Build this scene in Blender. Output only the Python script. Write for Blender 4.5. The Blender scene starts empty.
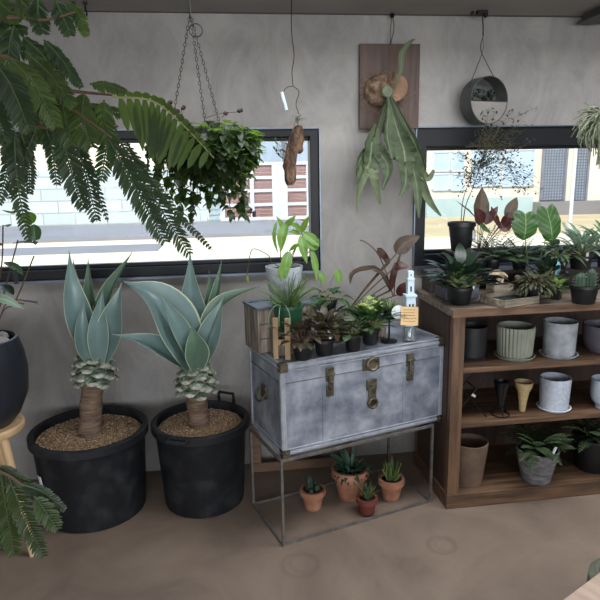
import bpy, math, random
from mathutils import Vector as V, Matrix as M
from math import sin, cos, pi, radians
rnd = random.Random(7)
scene = bpy.context.scene
C = scene.collection

# ---------------------------------------------------------------- camera
FPX = 590.0; PITCH, ROLL, YAW = radians(12.0), radians(-1.1), radians(6.5); EYE = V((0, 0, 1.6))
_f = V((sin(YAW)*cos(PITCH), cos(YAW)*cos(PITCH), -sin(PITCH)))
_r0 = V((cos(YAW), -sin(YAW), 0)); _u0 = _r0.cross(_f)
_r = _r0*cos(ROLL) + _u0*sin(ROLL); _u = -_r0*sin(ROLL) + _u0*cos(ROLL)
def ray(x, y): return _f + _r*((x-300)/FPX) - _u*((y-300)/FPX)
def onz(x, y, z):
    d = ray(x, y); return EYE + d*((z-EYE.z)/d.z)
def ony(x, y, Y):
    d = ray(x, y); return EYE + d*(Y/d.y)
def ppm(Y): return Y/FPX*1.01            # metres per pixel at depth Y
cd = bpy.data.cameras.new('camera'); cam = bpy.data.objects.new('camera', cd); C.objects.link(cam)
cd.sensor_width = 36; cd.lens = 36*FPX/600; cd.clip_start = 0.02; cd.clip_end = 300
cam.matrix_world = M(((_r.x, _u.x, -_f.x, EYE.x), (_r.y, _u.y, -_f.y, EYE.y), (_r.z, _u.z, -_f.z, EYE.z), (0, 0, 0, 1)))
scene.camera = cam
vs = scene.view_settings; vs.view_transform = 'Standard'; vs.look = 'None'; vs.gamma = 1; vs.use_curve_mapping = False; vs.exposure = 0.12

# ---------------------------------------------------------------- materials
def lin(c):
    return tuple(((v/255)/12.92 if v/255 <= .04045 else ((v/255+.055)/1.055)**2.4) for v in c) + (1,)
def nodes(name):
    m = bpy.data.materials.new(name); m.use_nodes = True
    nt = m.node_tree; b = nt.nodes['Principled BSDF']
    return m, nt, b
def N(nt, t, **k):
    n = nt.nodes.new(t)
    for a, v in k.items():
        if a in n.inputs: n.inputs[a].default_value = v
        else: setattr(n, a, v)
    return n
def ramp(nt, src, stops):
    r = nt.nodes.new('ShaderNodeValToRGB'); e = r.color_ramp.elements
    while len(e) < len(stops): e.new(.5)
    for el, (p, c) in zip(e, stops): el.position = p; el.color = lin(c) if len(c) == 3 else c
    nt.links.new(src, r.inputs[0]); return r
def coords(nt, scale=(1, 1, 1), rot=(0, 0, 0), kind='Object'):
    tc = nt.nodes.new('ShaderNodeTexCoord'); mp = nt.nodes.new('ShaderNodeMapping')
    mp.inputs['Scale'].default_value = scale; mp.inputs['Rotation'].default_value = rot
    nt.links.new(tc.outputs[kind], mp.inputs[0]); return mp.outputs[0]
def mat(name, c1, c2=None, scale=8, rough=.6, metal=0, bump=.15, stretch=(1, 1, 1), detail=6, c3=None, bscale=None, bdist=.01, spec=.5, coat=0):
    m, nt, b = nodes(name)
    b.inputs['Roughness'].default_value = rough; b.inputs['Metallic'].default_value = metal
    b.inputs['Specular IOR Level'].default_value = spec; b.inputs['Coat Weight'].default_value = coat
    c2 = c2 or tuple(max(0, v*.82) for v in c1)
    co = coords(nt, stretch)
    n = N(nt, 'ShaderNodeTexNoise', Scale=scale, Detail=detail, Roughness=.6); nt.links.new(co, n.inputs['Vector'])
    st = [(.3, c2), (.7, c1)] if c3 is None else [(.33, c2), (.5, c1), (.67, c3)]
    r = ramp(nt, n.outputs['Fac'], st); nt.links.new(r.outputs[0], b.inputs['Base Color'])
    if bump:
        n2 = N(nt, 'ShaderNodeTexNoise', Scale=bscale or scale*4, Detail=8); nt.links.new(co, n2.inputs['Vector'])
        bp = N(nt, 'ShaderNodeBump', Strength=bump, Distance=bdist); nt.links.new(n2.outputs['Fac'], bp.inputs['Height']); nt.links.new(bp.outputs[0], b.inputs['Normal'])
    return m
def leafmat(name, c1, c2, edge=None, mid=None, veins=None, rough=.45, trans=.35, scale=12, tcol=None, spec=.5):
    """leaf: u across the blade, v along it"""
    m, nt, b = nodes(name); L = nt.links
    b.inputs['Roughness'].default_value = rough; b.inputs['Specular IOR Level'].default_value = spec
    n = N(nt, 'ShaderNodeTexNoise', Scale=scale, Detail=4); L.new(coords(nt), n.inputs['Vector'])
    col = ramp(nt, n.outputs['Fac'], [(.3, c2), (.7, c1)]).outputs[0]
    uv = nt.nodes.new('ShaderNodeUVMap'); uv.uv_map = 'UVMap'
    sx = nt.nodes.new('ShaderNodeSeparateXYZ'); L.new(uv.outputs[0], sx.inputs[0])
    a = N(nt, 'ShaderNodeMath', operation='SUBTRACT'); L.new(sx.outputs[0], a.inputs[0]); a.inputs[1].default_value = .5
    ab = N(nt, 'ShaderNodeMath', operation='ABSOLUTE'); L.new(a.outputs[0], ab.inputs[0])
    def over(col, fac, c):
        mx = nt.nodes.new('ShaderNodeMixRGB'); L.new(fac, mx.inputs[0]); L.new(col, mx.inputs[1]); mx.inputs[2].default_value = lin(c); return mx.outputs[0]
    if veins:
        # side veins: stripes running forward from the midrib
        vv = N(nt, 'ShaderNodeMath', operation='MULTIPLY_ADD'); L.new(ab.outputs[0], vv.inputs[0]); vv.inputs[1].default_value = -.55; L.new(sx.outputs[1], vv.inputs[2])
        fr = N(nt, 'ShaderNodeMath', operation='MULTIPLY'); L.new(vv.outputs[0], fr.inputs[0]); fr.inputs[1].default_value = veins[1]
        fr2 = N(nt, 'ShaderNodeMath', operation='FRACT'); L.new(fr.outputs[0], fr2.inputs[0])
        lt = ramp(nt, fr2.outputs[0], [(0, (0, 0, 0, 1)), (.5-veins[2], (0, 0, 0, 1)), (.5, (1, 1, 1, 1)), (.5+veins[2], (0, 0, 0, 1))])
        col = over(col, lt.outputs[0], veins[0])
    if mid:
        lt = ramp(nt, ab.outputs[0], [(0, (1, 1, 1, 1)), (mid[1], (0, 0, 0, 1))]); col = over(col, lt.outputs[0], mid[0])
    if edge:
        lt = ramp(nt, ab.outputs[0], [(.5-edge[1]*1.6, (0, 0, 0, 1)), (.5-edge[1], (1, 1, 1, 1))]); col = over(col, lt.outputs[0], edge[0])
    L.new(col, b.inputs['Base Color'])
    if trans:
        tr = nt.nodes.new('ShaderNodeBsdfTranslucent')
        if tcol: tr.inputs[0].default_value = lin(tcol)
        else: L.new(col, tr.inputs[0])
        mx = nt.nodes.new('ShaderNodeMixShader'); mx.inputs[0].default_value = trans
        L.new(b.outputs[0], mx.inputs[1]); L.new(tr.outputs[0], mx.inputs[2])
        L.new(mx.outputs[0], nt.nodes['Material Output'].inputs[0])
    return m

MT = {}
def concrete_wall():
    m, nt, b = nodes('concrete plaster'); L = nt.links
    co = coords(nt)
    n1 = N(nt, 'ShaderNodeTexNoise', Scale=1.3, Detail=8, Roughness=.62, Distortion=.8); L.new(co, n1.inputs['Vector'])
    n2 = N(nt, 'ShaderNodeTexNoise', Scale=5, Detail=10, Roughness=.7, Distortion=1.2); L.new(coords(nt, (1, 1, .5), (0, .3, 0)), n2.inputs['Vector'])
    r1 = ramp(nt, n1.outputs['Fac'], [(.25, (110, 107, 106)), (.5, (134, 130, 127)), (.75, (160, 156, 151))])
    r2 = ramp(nt, n2.outputs['Fac'], [(.35, (110, 107, 106)), (.65, (160, 156, 150))])
    mx = nt.nodes.new('ShaderNodeMixRGB'); mx.inputs[0].default_value = .4; L.new(r1.outputs[0], mx.inputs[1]); L.new(r2.outputs[0], mx.inputs[2])
    L.new(mx.outputs[0], b.inputs['Base Color']); b.inputs['Roughness'].default_value = .72
    bp = N(nt, 'ShaderNodeBump', Strength=.25, Distance=.01); L.new(n2.outputs['Fac'], bp.inputs['Height']); L.new(bp.outputs[0], b.inputs['Normal'])
    return m
def floor_mat():
    m, nt, b = nodes('screed floor'); L = nt.links
    co = coords(nt)
    n1 = N(nt, 'ShaderNodeTexNoise', Scale=2.2, Detail=9, Roughness=.6, Distortion=.6); L.new(co, n1.inputs['Vector'])
    col = ramp(nt, n1.outputs['Fac'], [(.28, (98, 84, 74)), (.5, (120, 104, 91)), (.74, (138, 122, 107))]).outputs[0]
    tc = nt.nodes.new('ShaderNodeTexCoord')
    for (cx, cy), rad, s in ring_marks:
        d = N(nt, 'ShaderNodeVectorMath', operation='DISTANCE'); L.new(tc.outputs['Object'], d.inputs[0]); d.inputs[1].default_value = (cx, cy, 0)
        r = ramp(nt, d.outputs['Value'], [(max(0, rad-.016), (0, 0, 0, 1)), (rad, (s, s, s, 1)), (rad+.016, (0, 0, 0, 1))])
        mx = nt.nodes.new('ShaderNodeMixRGB'); L.new(r.outputs[0], mx.inputs[0]); L.new(col, mx.inputs[1]); mx.inputs[2].default_value = lin((92, 80, 72)); col = mx.outputs[0]
    L.new(col, b.inputs['Base Color']); b.inputs['Roughness'].default_value = .6
    n3 = N(nt, 'ShaderNodeTexNoise', Scale=14, Detail=8); L.new(co, n3.inputs['Vector'])
    bp = N(nt, 'ShaderNodeBump', Strength=.12, Distance=.01); L.new(n3.outputs['Fac'], bp.inputs['Height']); L.new(bp.outputs[0], b.inputs['Normal'])
    return m
def blockwall(name, c, mortar, w, h, ms=.03):
    m, nt, b = nodes(name); L = nt.links
    co = coords(nt, (1, 1, 1), (radians(90), 0, 0))
    br = nt.nodes.new('ShaderNodeTexBrick'); L.new(co, br.inputs['Vector'])
    br.inputs['Color1'].default_value = lin(c); br.inputs['Color2'].default_value = lin(tuple(v*.94 for v in c)); br.inputs['Mortar'].default_value = lin(mortar)
    br.inputs['Scale'].default_value = 1; br.inputs['Brick Width'].default_value = w; br.inputs['Row Height'].default_value = h; br.inputs['Mortar Size'].default_value = ms
    L.new(br.outputs[0], b.inputs['Base Color']); b.inputs['Roughness'].default_value = .8
    return m
def glass():
    m, nt, b = nodes('window glass'); nt.nodes.remove(b)
    t = nt.nodes.new('ShaderNodeBsdfTransparent'); g = N(nt, 'ShaderNodeBsdfGlossy', Roughness=.02); g.inputs[0].default_value = (.9, .95, 1, 1)
    lw = N(nt, 'ShaderNodeFresnel', IOR=1.12); mx = nt.nodes.new('ShaderNodeMixShader')
    nt.links.new(lw.outputs[0], mx.inputs[0]); nt.links.new(t.outputs[0], mx.inputs[1]); nt.links.new(g.outputs[0], mx.inputs[2]); nt.links.new(mx.outputs[0], nt.nodes['Material Output'].inputs[0])
    return m
def wood(name, c1, c2, axis=0, scale=3, rough=.6, c3=None):
    st = [9, 9, 9]; st[axis] = .8
    return mat(name, c1, c2, scale=scale, rough=rough, stretch=tuple(st), bump=.25, bscale=scale*2, bdist=.004, c3=c3)

_p = onz(442, 545, 0); _q = onz(300, 565, 0); _s = onz(412, 566, 0)
ring_marks = [((_p.x, _p.y), .06, .45), ((_p.x+.01, _p.y), .04, .3), ((_q.x, _q.y), .075, .35), ((_q.x+.02, _q.y+.01), .06, .25), ((_s.x, _s.y), .05, .2)]
MT['wall'] = concrete_wall(); MT['floor'] = floor_mat(); MT['glass'] = glass(); MT['added_panel'] = mat('added roof panel white', (225, 230, 235), (220, 225, 230), 3, .6, bump=0)  # last one: plain white for the added roof panel
MT['ceil'] = mat('dark painted ceiling', (150, 146, 142), (134, 130, 126), 3, .7, bump=.05)
MT['steel_beam'] = mat('grey steel', (78, 78, 74), (62, 62, 60), 4, .5, bump=.05)
MT['frame'] = mat('black aluminium', (17, 19, 24), (13, 14, 18), 3, .4, 0, bump=0, spec=.25)
MT['sill'] = mat('grey aluminium edge', (110, 118, 130), (95, 102, 112), 3, .35, .7, bump=0)
MT['blackplastic'] = mat('black plastic', (24, 26, 30), (20, 22, 26), 9, .55, bump=.05, spec=.3, c3=(44, 46, 48))
MT['blackpot'] = mat('black nursery plastic', (24, 25, 28), (16, 17, 19), 8, .45, bump=.05)
MT['matteblack'] = mat('matte charcoal glaze', (34, 38, 46), (26, 29, 36), 5, .38, bump=.04)
MT['soil'] = mat('potting soil', (52, 42, 34), (22, 18, 15), 60, .95, bump=.8, bscale=80, bdist=.01)
MT['grit'] = mat('pumice grit', (150, 122, 92), (70, 54, 40), 90, .9, bump=.9, c3=(205, 178, 142), bscale=110, bdist=.012)
MT['pebble'] = mat('pale pebbles', (160, 130, 100), (78, 58, 42), 130, .85, bump=.1, c3=(220, 200, 172))
MT['bark'] = mat('agave trunk bark', (112, 92, 76), (72, 58, 48), 14, .85, stretch=(1, 1, 7), bump=.9, bscale=12, bdist=.012, c3=(136, 114, 95))
MT['scale'] = mat('agave leaf stubs', (112, 128, 104), (52, 50, 40), 30, .6, bump=.2, c3=(190, 198, 182))
MT['scalecut'] = mat('cut stub faces', (206, 206, 194), (96, 82, 66), 34, .8, bump=.2)
MT['agave'] = leafmat('agave leaf', (120, 144, 144), (96, 122, 114), edge=((188, 200, 168), .022), rough=.36, trans=.06, scale=6, spec=.6)
MT['agave_shaded'] = leafmat('greener shaded agave leaf', (104, 130, 112), (82, 108, 88), edge=((180, 196, 156), .025), rough=.4, trans=.08, scale=6)  # copy for the shaded leaves, shade put into the colour
MT['zinc'] = mat('galvanised zinc sheet', (146, 153, 167), (108, 115, 132), 8, .40, .4, bump=.1, stretch=(1, 1, 1), c3=(184, 191, 202), bscale=18, bdist=.004)
MT['zincband'] = mat('zinc edging', (186, 190, 198), (146, 150, 158), 20, .36, .3, bump=.1)
MT['brass'] = mat('tarnished brass', (122, 114, 96), (60, 54, 44), 40, .45, .7, bump=.2)
MT['darkhole'] = mat('dark recess', (20, 20, 20), (14, 14, 14), 5, .8, bump=0)
MT['iron'] = mat('grey iron', (122, 118, 112), (86, 82, 78), 30, .45, .35, bump=.1)
MT['blackiron'] = mat('black iron wire', (24, 24, 25), (16, 16, 17), 20, .5, .5, bump=0)
MT['terra'] = mat('terracotta', (164, 112, 88), (140, 92, 70), 14, .85, bump=.1, c3=(184, 138, 114))
MT['terrared'] = mat('red brown glazed clay', (122, 62, 48), (90, 46, 38), 14, .5, bump=.1)
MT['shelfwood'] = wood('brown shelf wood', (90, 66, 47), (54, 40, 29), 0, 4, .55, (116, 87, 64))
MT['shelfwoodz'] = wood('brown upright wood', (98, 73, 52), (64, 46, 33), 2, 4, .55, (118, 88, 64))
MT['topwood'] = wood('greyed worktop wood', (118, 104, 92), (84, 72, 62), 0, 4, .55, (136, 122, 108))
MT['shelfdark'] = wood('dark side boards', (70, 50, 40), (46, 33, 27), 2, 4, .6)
MT['oldwood'] = wood('weathered grey board', (116, 104, 92), (68, 58, 50), 2, 5, .8, (148, 138, 126))
MT['traywood'] = wood('weathered tray wood', (122, 112, 98), (80, 70, 60), 0, 5, .8, (150, 142, 126))
MT['palewood'] = wood('pale pine', (168, 144, 110), (140, 114, 82), 2, 4, .6)
MT['beech'] = wood('beech stool wood', (206, 176, 136), (176, 144, 104), 2, 4, .5)
MT['tablewood'] = wood('pale table boards', (186, 160, 140), (156, 130, 112), 1, 4, .5)
MT['boardwood'] = wood('dark walnut board', (72, 53, 44), (48, 34, 28), 2, 4, .6, (86, 65, 54))
MT['framewood'] = wood('brown picture frame wood', (120, 88, 62), (84, 58, 40), 0, 4, .6)
MT['drift'] = mat('driftwood bark', (96, 72, 54), (48, 34, 26), 16, .9, bump=1, stretch=(1, 1, .4), c3=(134, 106, 80), bdist=.02)
MT['driftpale'] = mat('pale driftwood', (176, 158, 132), (122, 102, 80), 18, .85, bump=.5, c3=(204, 190, 166))
MT['sphagnum'] = mat('fibrous root ball', (126, 102, 82), (76, 56, 44), 34, .95, bump=1, c3=(160, 136, 112), bdist=.02)
MT['shield'] = mat('dry brown shield frond', (146, 114, 88), (104, 78, 58), 12, .7, bump=.4)
MT['ringmetal'] = mat('grey zinc planter', (98, 100, 98), (74, 76, 74), 10, .5, .5, bump=.1)
MT['ringplate'] = mat('pale zinc front plate', (134, 130, 124), (112, 108, 104), 10, .6, .2, bump=.1)
MT['sage'] = mat('sage grey glaze', (150, 154, 140), (132, 136, 122), 10, .5, bump=.05)
MT['greyconc'] = mat('pale grey concrete', (158, 162, 168), (132, 134, 138), 14, .7, bump=.2, c3=(178, 182, 188))
MT['darkglaze'] = mat('dark charcoal glaze', (44, 46, 50), (32, 34, 38), 8, .35, bump=.05)
MT['mauve'] = mat('mauve grey glaze', (98, 94, 104), (84, 80, 90), 8, .5, bump=.05)
MT['whiteglaze'] = mat('white blue glaze', (196, 206, 220), (170, 182, 198), 8, .3, bump=.05)
MT['brownclay'] = mat('brown rough clay', (120, 98, 82), (92, 74, 62), 12, .85, bump=.3)
MT['stonegrey'] = mat('grey stone', (118, 116, 120), (76, 74, 78), 16, .85, bump=.5, stretch=(1, 1, 3), c3=(142, 140, 144))
MT['greenpot'] = mat('dark green plastic', (28, 78, 50), (22, 62, 40), 8, .4, bump=.03)
MT['specklepot'] = mat('pale speckled pot', (192, 198, 202), (150, 158, 164), 50, .5, bump=.1)
MT['cone'] = mat('tan turned wood', (206, 184, 138), (172, 146, 102), 10, .5, bump=.1, stretch=(1, 1, 5))
MT['white'] = mat('white plastic', (226, 230, 232), (210, 214, 218), 8, .5, bump=0)
MT['bluetag'] = mat('pale blue label', (138, 196, 214), (126, 184, 204), 8, .5, bump=0)
MT['kraft'] = mat('tan kraft card', (206, 176, 130), (192, 160, 112), 10, .7, bump=.05)
MT['ink'] = mat('brown ink', (96, 72, 48), (80, 60, 40), 10, .7, bump=0)
MT['towerwhite'] = mat('pale blue white paint', (202, 218, 228), (180, 198, 210), 20, .6, bump=.1)
MT['cloth'] = mat('dark teal liner', (40, 56, 56), (28, 40, 40), 12, .8, bump=.2)
MT['rock'] = mat('pale pumice stone', (190, 184, 174), (140, 134, 126), 14, .9, bump=.6)
MT['moss'] = mat('grey green stone pot', (104, 108, 92), (76, 80, 66), 16, .9, bump=.4)
MT['greybox'] = mat('slate grey box', (84, 90, 98), (66, 70, 78), 8, .5, bump=.05)
MT['riser'] = wood('dark riser boards', (58, 46, 40), (38, 30, 27), 0, 4, .6)
MT['whitestone'] = mat('white speckled stoneware', (204, 212, 224), (170, 178, 192), 60, .5, bump=.25, bscale=80)

MT['fern_l'] = leafmat('feathery leaflets', (60, 78, 32), (32, 48, 20), rough=.5, trans=.35, scale=9, tcol=(96, 124, 40))
MT['fern_d'] = leafmat('dark feathery leaflets', (36, 54, 30), (22, 36, 20), rough=.5, trans=.3, scale=9, tcol=(84, 124, 50))
MT['stem_g'] = mat('pale green stem', (134, 138, 92), (106, 110, 66), 20, .6, bump=.1)
MT['midrib'] = mat('green midrib', (62, 76, 40), (46, 60, 30), 20, .6, bump=0)
MT['stem_b'] = mat('brown twig', (92, 72, 52), (64, 48, 36), 20, .8, bump=.2)
MT['heart'] = leafmat('heart leaves', (46, 64, 34), (26, 42, 22), rough=.45, trans=.4, scale=14, tcol=(112, 150, 50))
MT['bud'] = mat('dark purple buds', (60, 28, 34), (40, 18, 24), 10, .6, bump=.1)
MT['bright'] = leafmat('bright green leaves', (104, 142, 56), (72, 108, 42), mid=((150, 178, 92), .05), rough=.45, trans=.35, tcol=(150, 190, 66))
MT['midgreen'] = leafmat('mid green leaves', (64, 98, 50), (42, 70, 38), mid=((108, 136, 82), .04), rough=.45, trans=.3)
MT['darkgreen'] = leafmat('dark green leaves', (38, 58, 40), (24, 40, 28), mid=((58, 78, 54), .04), rough=.35, trans=.2)
MT['ferngreen'] = leafmat('muted fern green', (70, 88, 54), (42, 58, 36), rough=.55, trans=.2)
MT['veined'] = leafmat('velvety leaf with pale veins', (44, 78, 42), (30, 58, 32), mid=((138, 168, 100), .03), veins=((118, 150, 86), 6, .08), rough=.4, trans=.35, tcol=(96, 142, 50))
MT['variegated'] = leafmat('cream edged leaves', (120, 152, 112), (84, 122, 80), edge=((206, 214, 176), .12), rough=.5, trans=.3)
MT['greyround'] = leafmat('grey green round leaves', (92, 112, 76), (58, 76, 50), mid=((130, 146, 104), .05), rough=.5, trans=.2)
MT['silver'] = leafmat('silvery leaves', (136, 160, 138), (104, 132, 108), mid=((188, 200, 180), .06), rough=.5, trans=.3)
MT['bronze'] = leafmat('bronze brown leaves', (72, 62, 44), (46, 40, 30), mid=((100, 98, 62), .06), rough=.45, trans=.2)
MT['bronzegreen'] = leafmat('bronze green leaves', (76, 80, 54), (52, 48, 36), mid=((116, 118, 78), .06), rough=.5, trans=.25)
MT['red'] = leafmat('dark red leaf', (76, 38, 38), (44, 32, 32), mid=((110, 50, 48), .05), rough=.45, trans=.15, tcol=(120, 50, 34))
MT['redbrown'] = leafmat('red brown rubber leaf', (74, 66, 50), (54, 42, 38), mid=((112, 70, 58), .05), rough=.45, trans=.2, tcol=(130, 104, 60))
MT['rootyellow'] = leafmat('yellow green rosette', (178, 190, 112), (134, 160, 78), edge=((210, 212, 150), .08), rough=.5, trans=.35)
MT['stag'] = leafmat('felted antler frond', (94, 106, 78), (60, 74, 52), mid=((146, 158, 126), .05), rough=.7, trans=.25, scale=8, tcol=(130, 150, 80))
MT['stag_light'] = leafmat('paler antler frond', (120, 130, 98), (84, 98, 68), rough=.7, trans=.3, scale=8, tcol=(130, 150, 80))
MT['tree_leaf'] = leafmat('tiny olive leaves', (74, 84, 56), (46, 54, 38), rough=.5, trans=.2)
MT['cactus'] = mat('dark green cactus', (42, 66, 48), (28, 46, 34), 20, .6, bump=.3)
MT['cactusspine'] = mat('pale spines', (170, 166, 148), (140, 136, 120), 20, .6, bump=0)
MT['succ'] = leafmat('blue green succulent', (78, 112, 92), (54, 84, 68), rough=.5, trans=.1)
MT['succ2'] = leafmat('aloe green', (98, 124, 66), (66, 92, 50), edge=((150, 160, 100), .06), rough=.45, trans=.1)
MT['airgreen'] = leafmat('grey green air plant', (124, 130, 106), (92, 98, 76), rough=.7, trans=.2)

# outside
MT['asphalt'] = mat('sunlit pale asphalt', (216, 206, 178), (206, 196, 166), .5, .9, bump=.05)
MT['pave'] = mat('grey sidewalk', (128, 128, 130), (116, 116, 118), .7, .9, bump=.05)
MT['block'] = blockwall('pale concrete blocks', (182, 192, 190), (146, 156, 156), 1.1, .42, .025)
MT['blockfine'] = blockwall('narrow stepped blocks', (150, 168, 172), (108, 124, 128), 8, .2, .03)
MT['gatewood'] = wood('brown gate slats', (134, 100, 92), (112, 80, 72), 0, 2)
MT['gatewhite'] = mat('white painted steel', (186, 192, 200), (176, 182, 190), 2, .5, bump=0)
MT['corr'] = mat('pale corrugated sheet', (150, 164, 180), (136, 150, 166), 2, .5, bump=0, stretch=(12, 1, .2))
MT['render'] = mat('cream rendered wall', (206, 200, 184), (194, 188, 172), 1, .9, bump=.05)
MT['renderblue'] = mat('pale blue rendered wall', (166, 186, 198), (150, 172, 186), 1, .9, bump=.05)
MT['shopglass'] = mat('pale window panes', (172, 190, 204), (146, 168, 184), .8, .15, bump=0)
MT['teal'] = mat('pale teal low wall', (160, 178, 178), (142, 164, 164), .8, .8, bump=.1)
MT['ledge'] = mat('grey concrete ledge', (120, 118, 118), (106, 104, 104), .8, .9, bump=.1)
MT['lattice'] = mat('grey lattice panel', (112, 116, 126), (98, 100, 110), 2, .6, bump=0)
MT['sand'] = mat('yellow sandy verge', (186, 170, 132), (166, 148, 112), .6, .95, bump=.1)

# ---------------------------------------------------------------- mesh helpers
class MB:
    def __init__(s): s.v = []; s.f = []; s.uv = []
    def face(s, idx, uv=None):
        s.f.append(idx); s.uv.append(uv or [(0.25, 0.5)]*len(idx))
    def box(s, c, sz, R=None):
        n = len(s.v); c = V(c)
        for x in (-.5, .5):
            for y in (-.5, .5):
                for z in (-.5, .5):
                    p = V((x*sz[0], y*sz[1], z*sz[2])); s.v.append((R @ p if R else p) + c)
        for q in ((0, 1, 3, 2), (4, 6, 7, 5), (0, 4, 5, 1), (2, 3, 7, 6), (0, 2, 6, 4), (1, 5, 7, 3)): s.face([n+i for i in q])
        return s
    def bar(s, a, b, w, h=None, up=V((0, 0, 1))):
        a, b = V(a), V(b); d = (b-a).normalized()
        if abs(d.dot(up)) > .95: up = V((0, 1, 0))
        x = d.cross(up).normalized(); y = x.cross(d)
        R = M((x, d, y)).transposed()
        return s.box((a+b)/2, (w, (b-a).length, h or w), R)
    def tube(s, pts, r, k=6, cap=True):
        pts = [V(p) for p in pts]; n = len(s.v); m = len(pts)
        rr = r if isinstance(r, (list, tuple)) else [r]*m
        t0 = (pts[1]-pts[0]).normalized(); ref = V((0, 0, 1)) if abs(t0.z) < .9 else V((1, 0, 0))
        x = t0.cross(ref).normalized()
        for i, p in enumerate(pts):
            t = (pts[min(i+1, m-1)]-pts[max(i-1, 0)]).normalized()
            x = (x - t*x.dot(t)).normalized(); y = t.cross(x)
            for j in range(k):
                a = 2*pi*j/k; s.v.append(p + (x*cos(a)+y*sin(a))*rr[i])
        for i in range(m-1):
            for j in range(k):
                s.face([n+i*k+j, n+i*k+(j+1) % k, n+(i+1)*k+(j+1) % k, n+(i+1)*k+j])
        if cap:
            s.face([n+j for j in range(k)][::-1]); s.face([n+(m-1)*k+j for j in range(k)])
        return s
    def lathe(s, prof, k=40, c=(0, 0, 0), rib=None, a0=0, R=None):
        """profile (r, z) from the inside bottom round to the outside bottom; a zero radius closes it"""
        n = len(s.v); c = V(c); rows = []
        for r, z in prof:
            if r <= 1e-6:
                rows.append([len(s.v)]); p = V((0, 0, z)); s.v.append(c + (R @ p if R else p)); continue
            row = []
            for j in range(k):
                a = 2*pi*j/k + a0; q = r*(rib(a, z, r) if rib else 1)
                p = V((q*cos(a), q*sin(a), z)); row.append(len(s.v)); s.v.append(c + (R @ p if R else p))
            rows.append(row)
        for A, B in zip(rows, rows[1:]):
            if len(A) == 1 and len(B) == 1: continue
            for j in range(k):
                j2 = (j+1) % k
                if len(A) == 1: s.face([A[0], B[j2], B[j]])
                elif len(B) == 1: s.face([A[j], A[j2], B[0]])
                else: s.face([A[j], A[j2], B[j2], B[j]])
        return s
    def torus(s, c, R, r, k=24, m=6, rot=None):
        pts = []
        for i in range(k+1):
            a = 2*pi*i/k; p = V((R*cos(a), R*sin(a), 0)); pts.append(V(c) + (rot @ p if rot else p))
        return s.tube(pts, r, m, cap=False)
    def blob(s, c, rad, k=8, j=.15, sq=(1, 1, 1), R=None):
        prof = [(0, -rad)] + [(rad*sin(pi*i/(k//2+1)), -rad*cos(pi*i/(k//2+1))) for i in range(1, k//2+1)] + [(0, rad)]
        n0 = len(s.v); s.lathe(prof, k)
        for i in range(n0, len(s.v)):
            p = s.v[i]; q = V((p.x*sq[0], p.y*sq[1], p.z*sq[2]))*(1+rnd.uniform(-j, j)); s.v[i] = V(c) + (R @ q if R else q)
        return s
    def ribbon(s, pts, ws, nrm, fold=.25, thick=0, na=2, wave=0, ph=0):
        """leaf blade along a spine; nrm = where its upper face looks; thick>0 gives a closed lens section"""
        pts = [V(p) for p in pts]; m = len(pts); nrm = V(nrm); rows = []; under = []
        for i, p in enumerate(pts):
            t = (pts[min(i+1, m-1)]-pts[max(i-1, 0)]).normalized()
            side = t.cross(nrm)
            side = side.normalized() if side.length > 1e-4 else V((1, 0, 0)); up = side.cross(t).normalized()
            w = max(ws[i], 1e-5); row = []; lo = []
            for j in range(na*2+1):
                u = j/(na*2)*2-1
                z = abs(u)**1.4*fold*w + wave*w*sin(i*1.9+ph+u)*abs(u)
                row.append(len(s.v)); s.v.append(p + side*(u*w) + up*z)
            rows.append(row)
            if thick:
                for j in range(na*2+1):
                    u = j/(na*2)*2-1; z = abs(u)**1.4*fold*w - thick*min(1, w/ max(ws)*1.6)*(1-u*u) - .0004
                    lo.append(len(s.v)); s.v.append(p + side*(u*w*.995) + up*z)
                under.append(lo)
        for i in range(m-1):
            for j in range(na*2):
                us = [(j/(na*2), i/(m-1)), ((j+1)/(na*2), i/(m-1)), ((j+1)/(na*2), (i+1)/(m-1)), (j/(na*2), (i+1)/(m-1))]
                s.face([rows[i][j], rows[i][j+1], rows[i+1][j+1], rows[i+1][j]], us)
                if thick: s.face([under[i][j], under[i+1][j], under[i+1][j+1], under[i][j+1]], [us[0], us[3], us[2], us[1]])
            if thick:
                s.face([rows[i][0], rows[i+1][0], under[i+1][0], under[i][0]], [(0, 0)]*4)
                e = na*2; s.face([rows[i][e], under[i][e], under[i+1][e], rows[i+1][e]], [(1, 0)]*4)
        return s
    def build(s, name, m, parent=None, world=False, smooth=True, bevel=0, solid=0):
        me = bpy.data.meshes.new(name)
        off = parent_origin(parent) if (world and parent) else V((0, 0, 0))
        me.from_pydata([tuple(v-off) for v in s.v], [], s.f)
        uvl = me.uv_layers.new(name='UVMap'); i = 0
        for q in s.uv:
            for c in q: uvl.data[i].uv = c; i += 1
        if smooth: me.polygons.foreach_set('use_smooth', [True]*len(me.polygons))
        me.materials.append(m); me.update()
        if smooth:
            try: me.set_sharp_from_angle(angle=radians(40))
            except Exception: pass
        o = bpy.data.objects.new(name, me); C.objects.link(o)
        if parent: o.parent = parent
        if solid:
            md = o.modifiers.new('solid', 'SOLIDIFY'); md.thickness = solid; md.offset = 0
        if bevel:
            md = o.modifiers.new('bevel', 'BEVEL'); md.width = bevel; md.segments = 2; md.limit_method = 'ANGLE'
        return o
def parent_origin(p):
    o = V((0, 0, 0))
    while p: o += p.location; p = p.parent
    return o
def tag(o, label=None, cat=None, group=None, kind=None):
    for k, v in (('label', label), ('category', cat), ('group', group), ('kind', kind)):
        if v: o[k] = v
    return o
def thing(name, label, cat, loc=(0, 0, 0), rz=0, group=None):
    o = bpy.data.objects.new(name, None); o.empty_display_size = .05; C.objects.link(o)
    o.location = loc; o.rotation_euler = (0, 0, rz); tag(o, label, cat, group); return o
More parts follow.
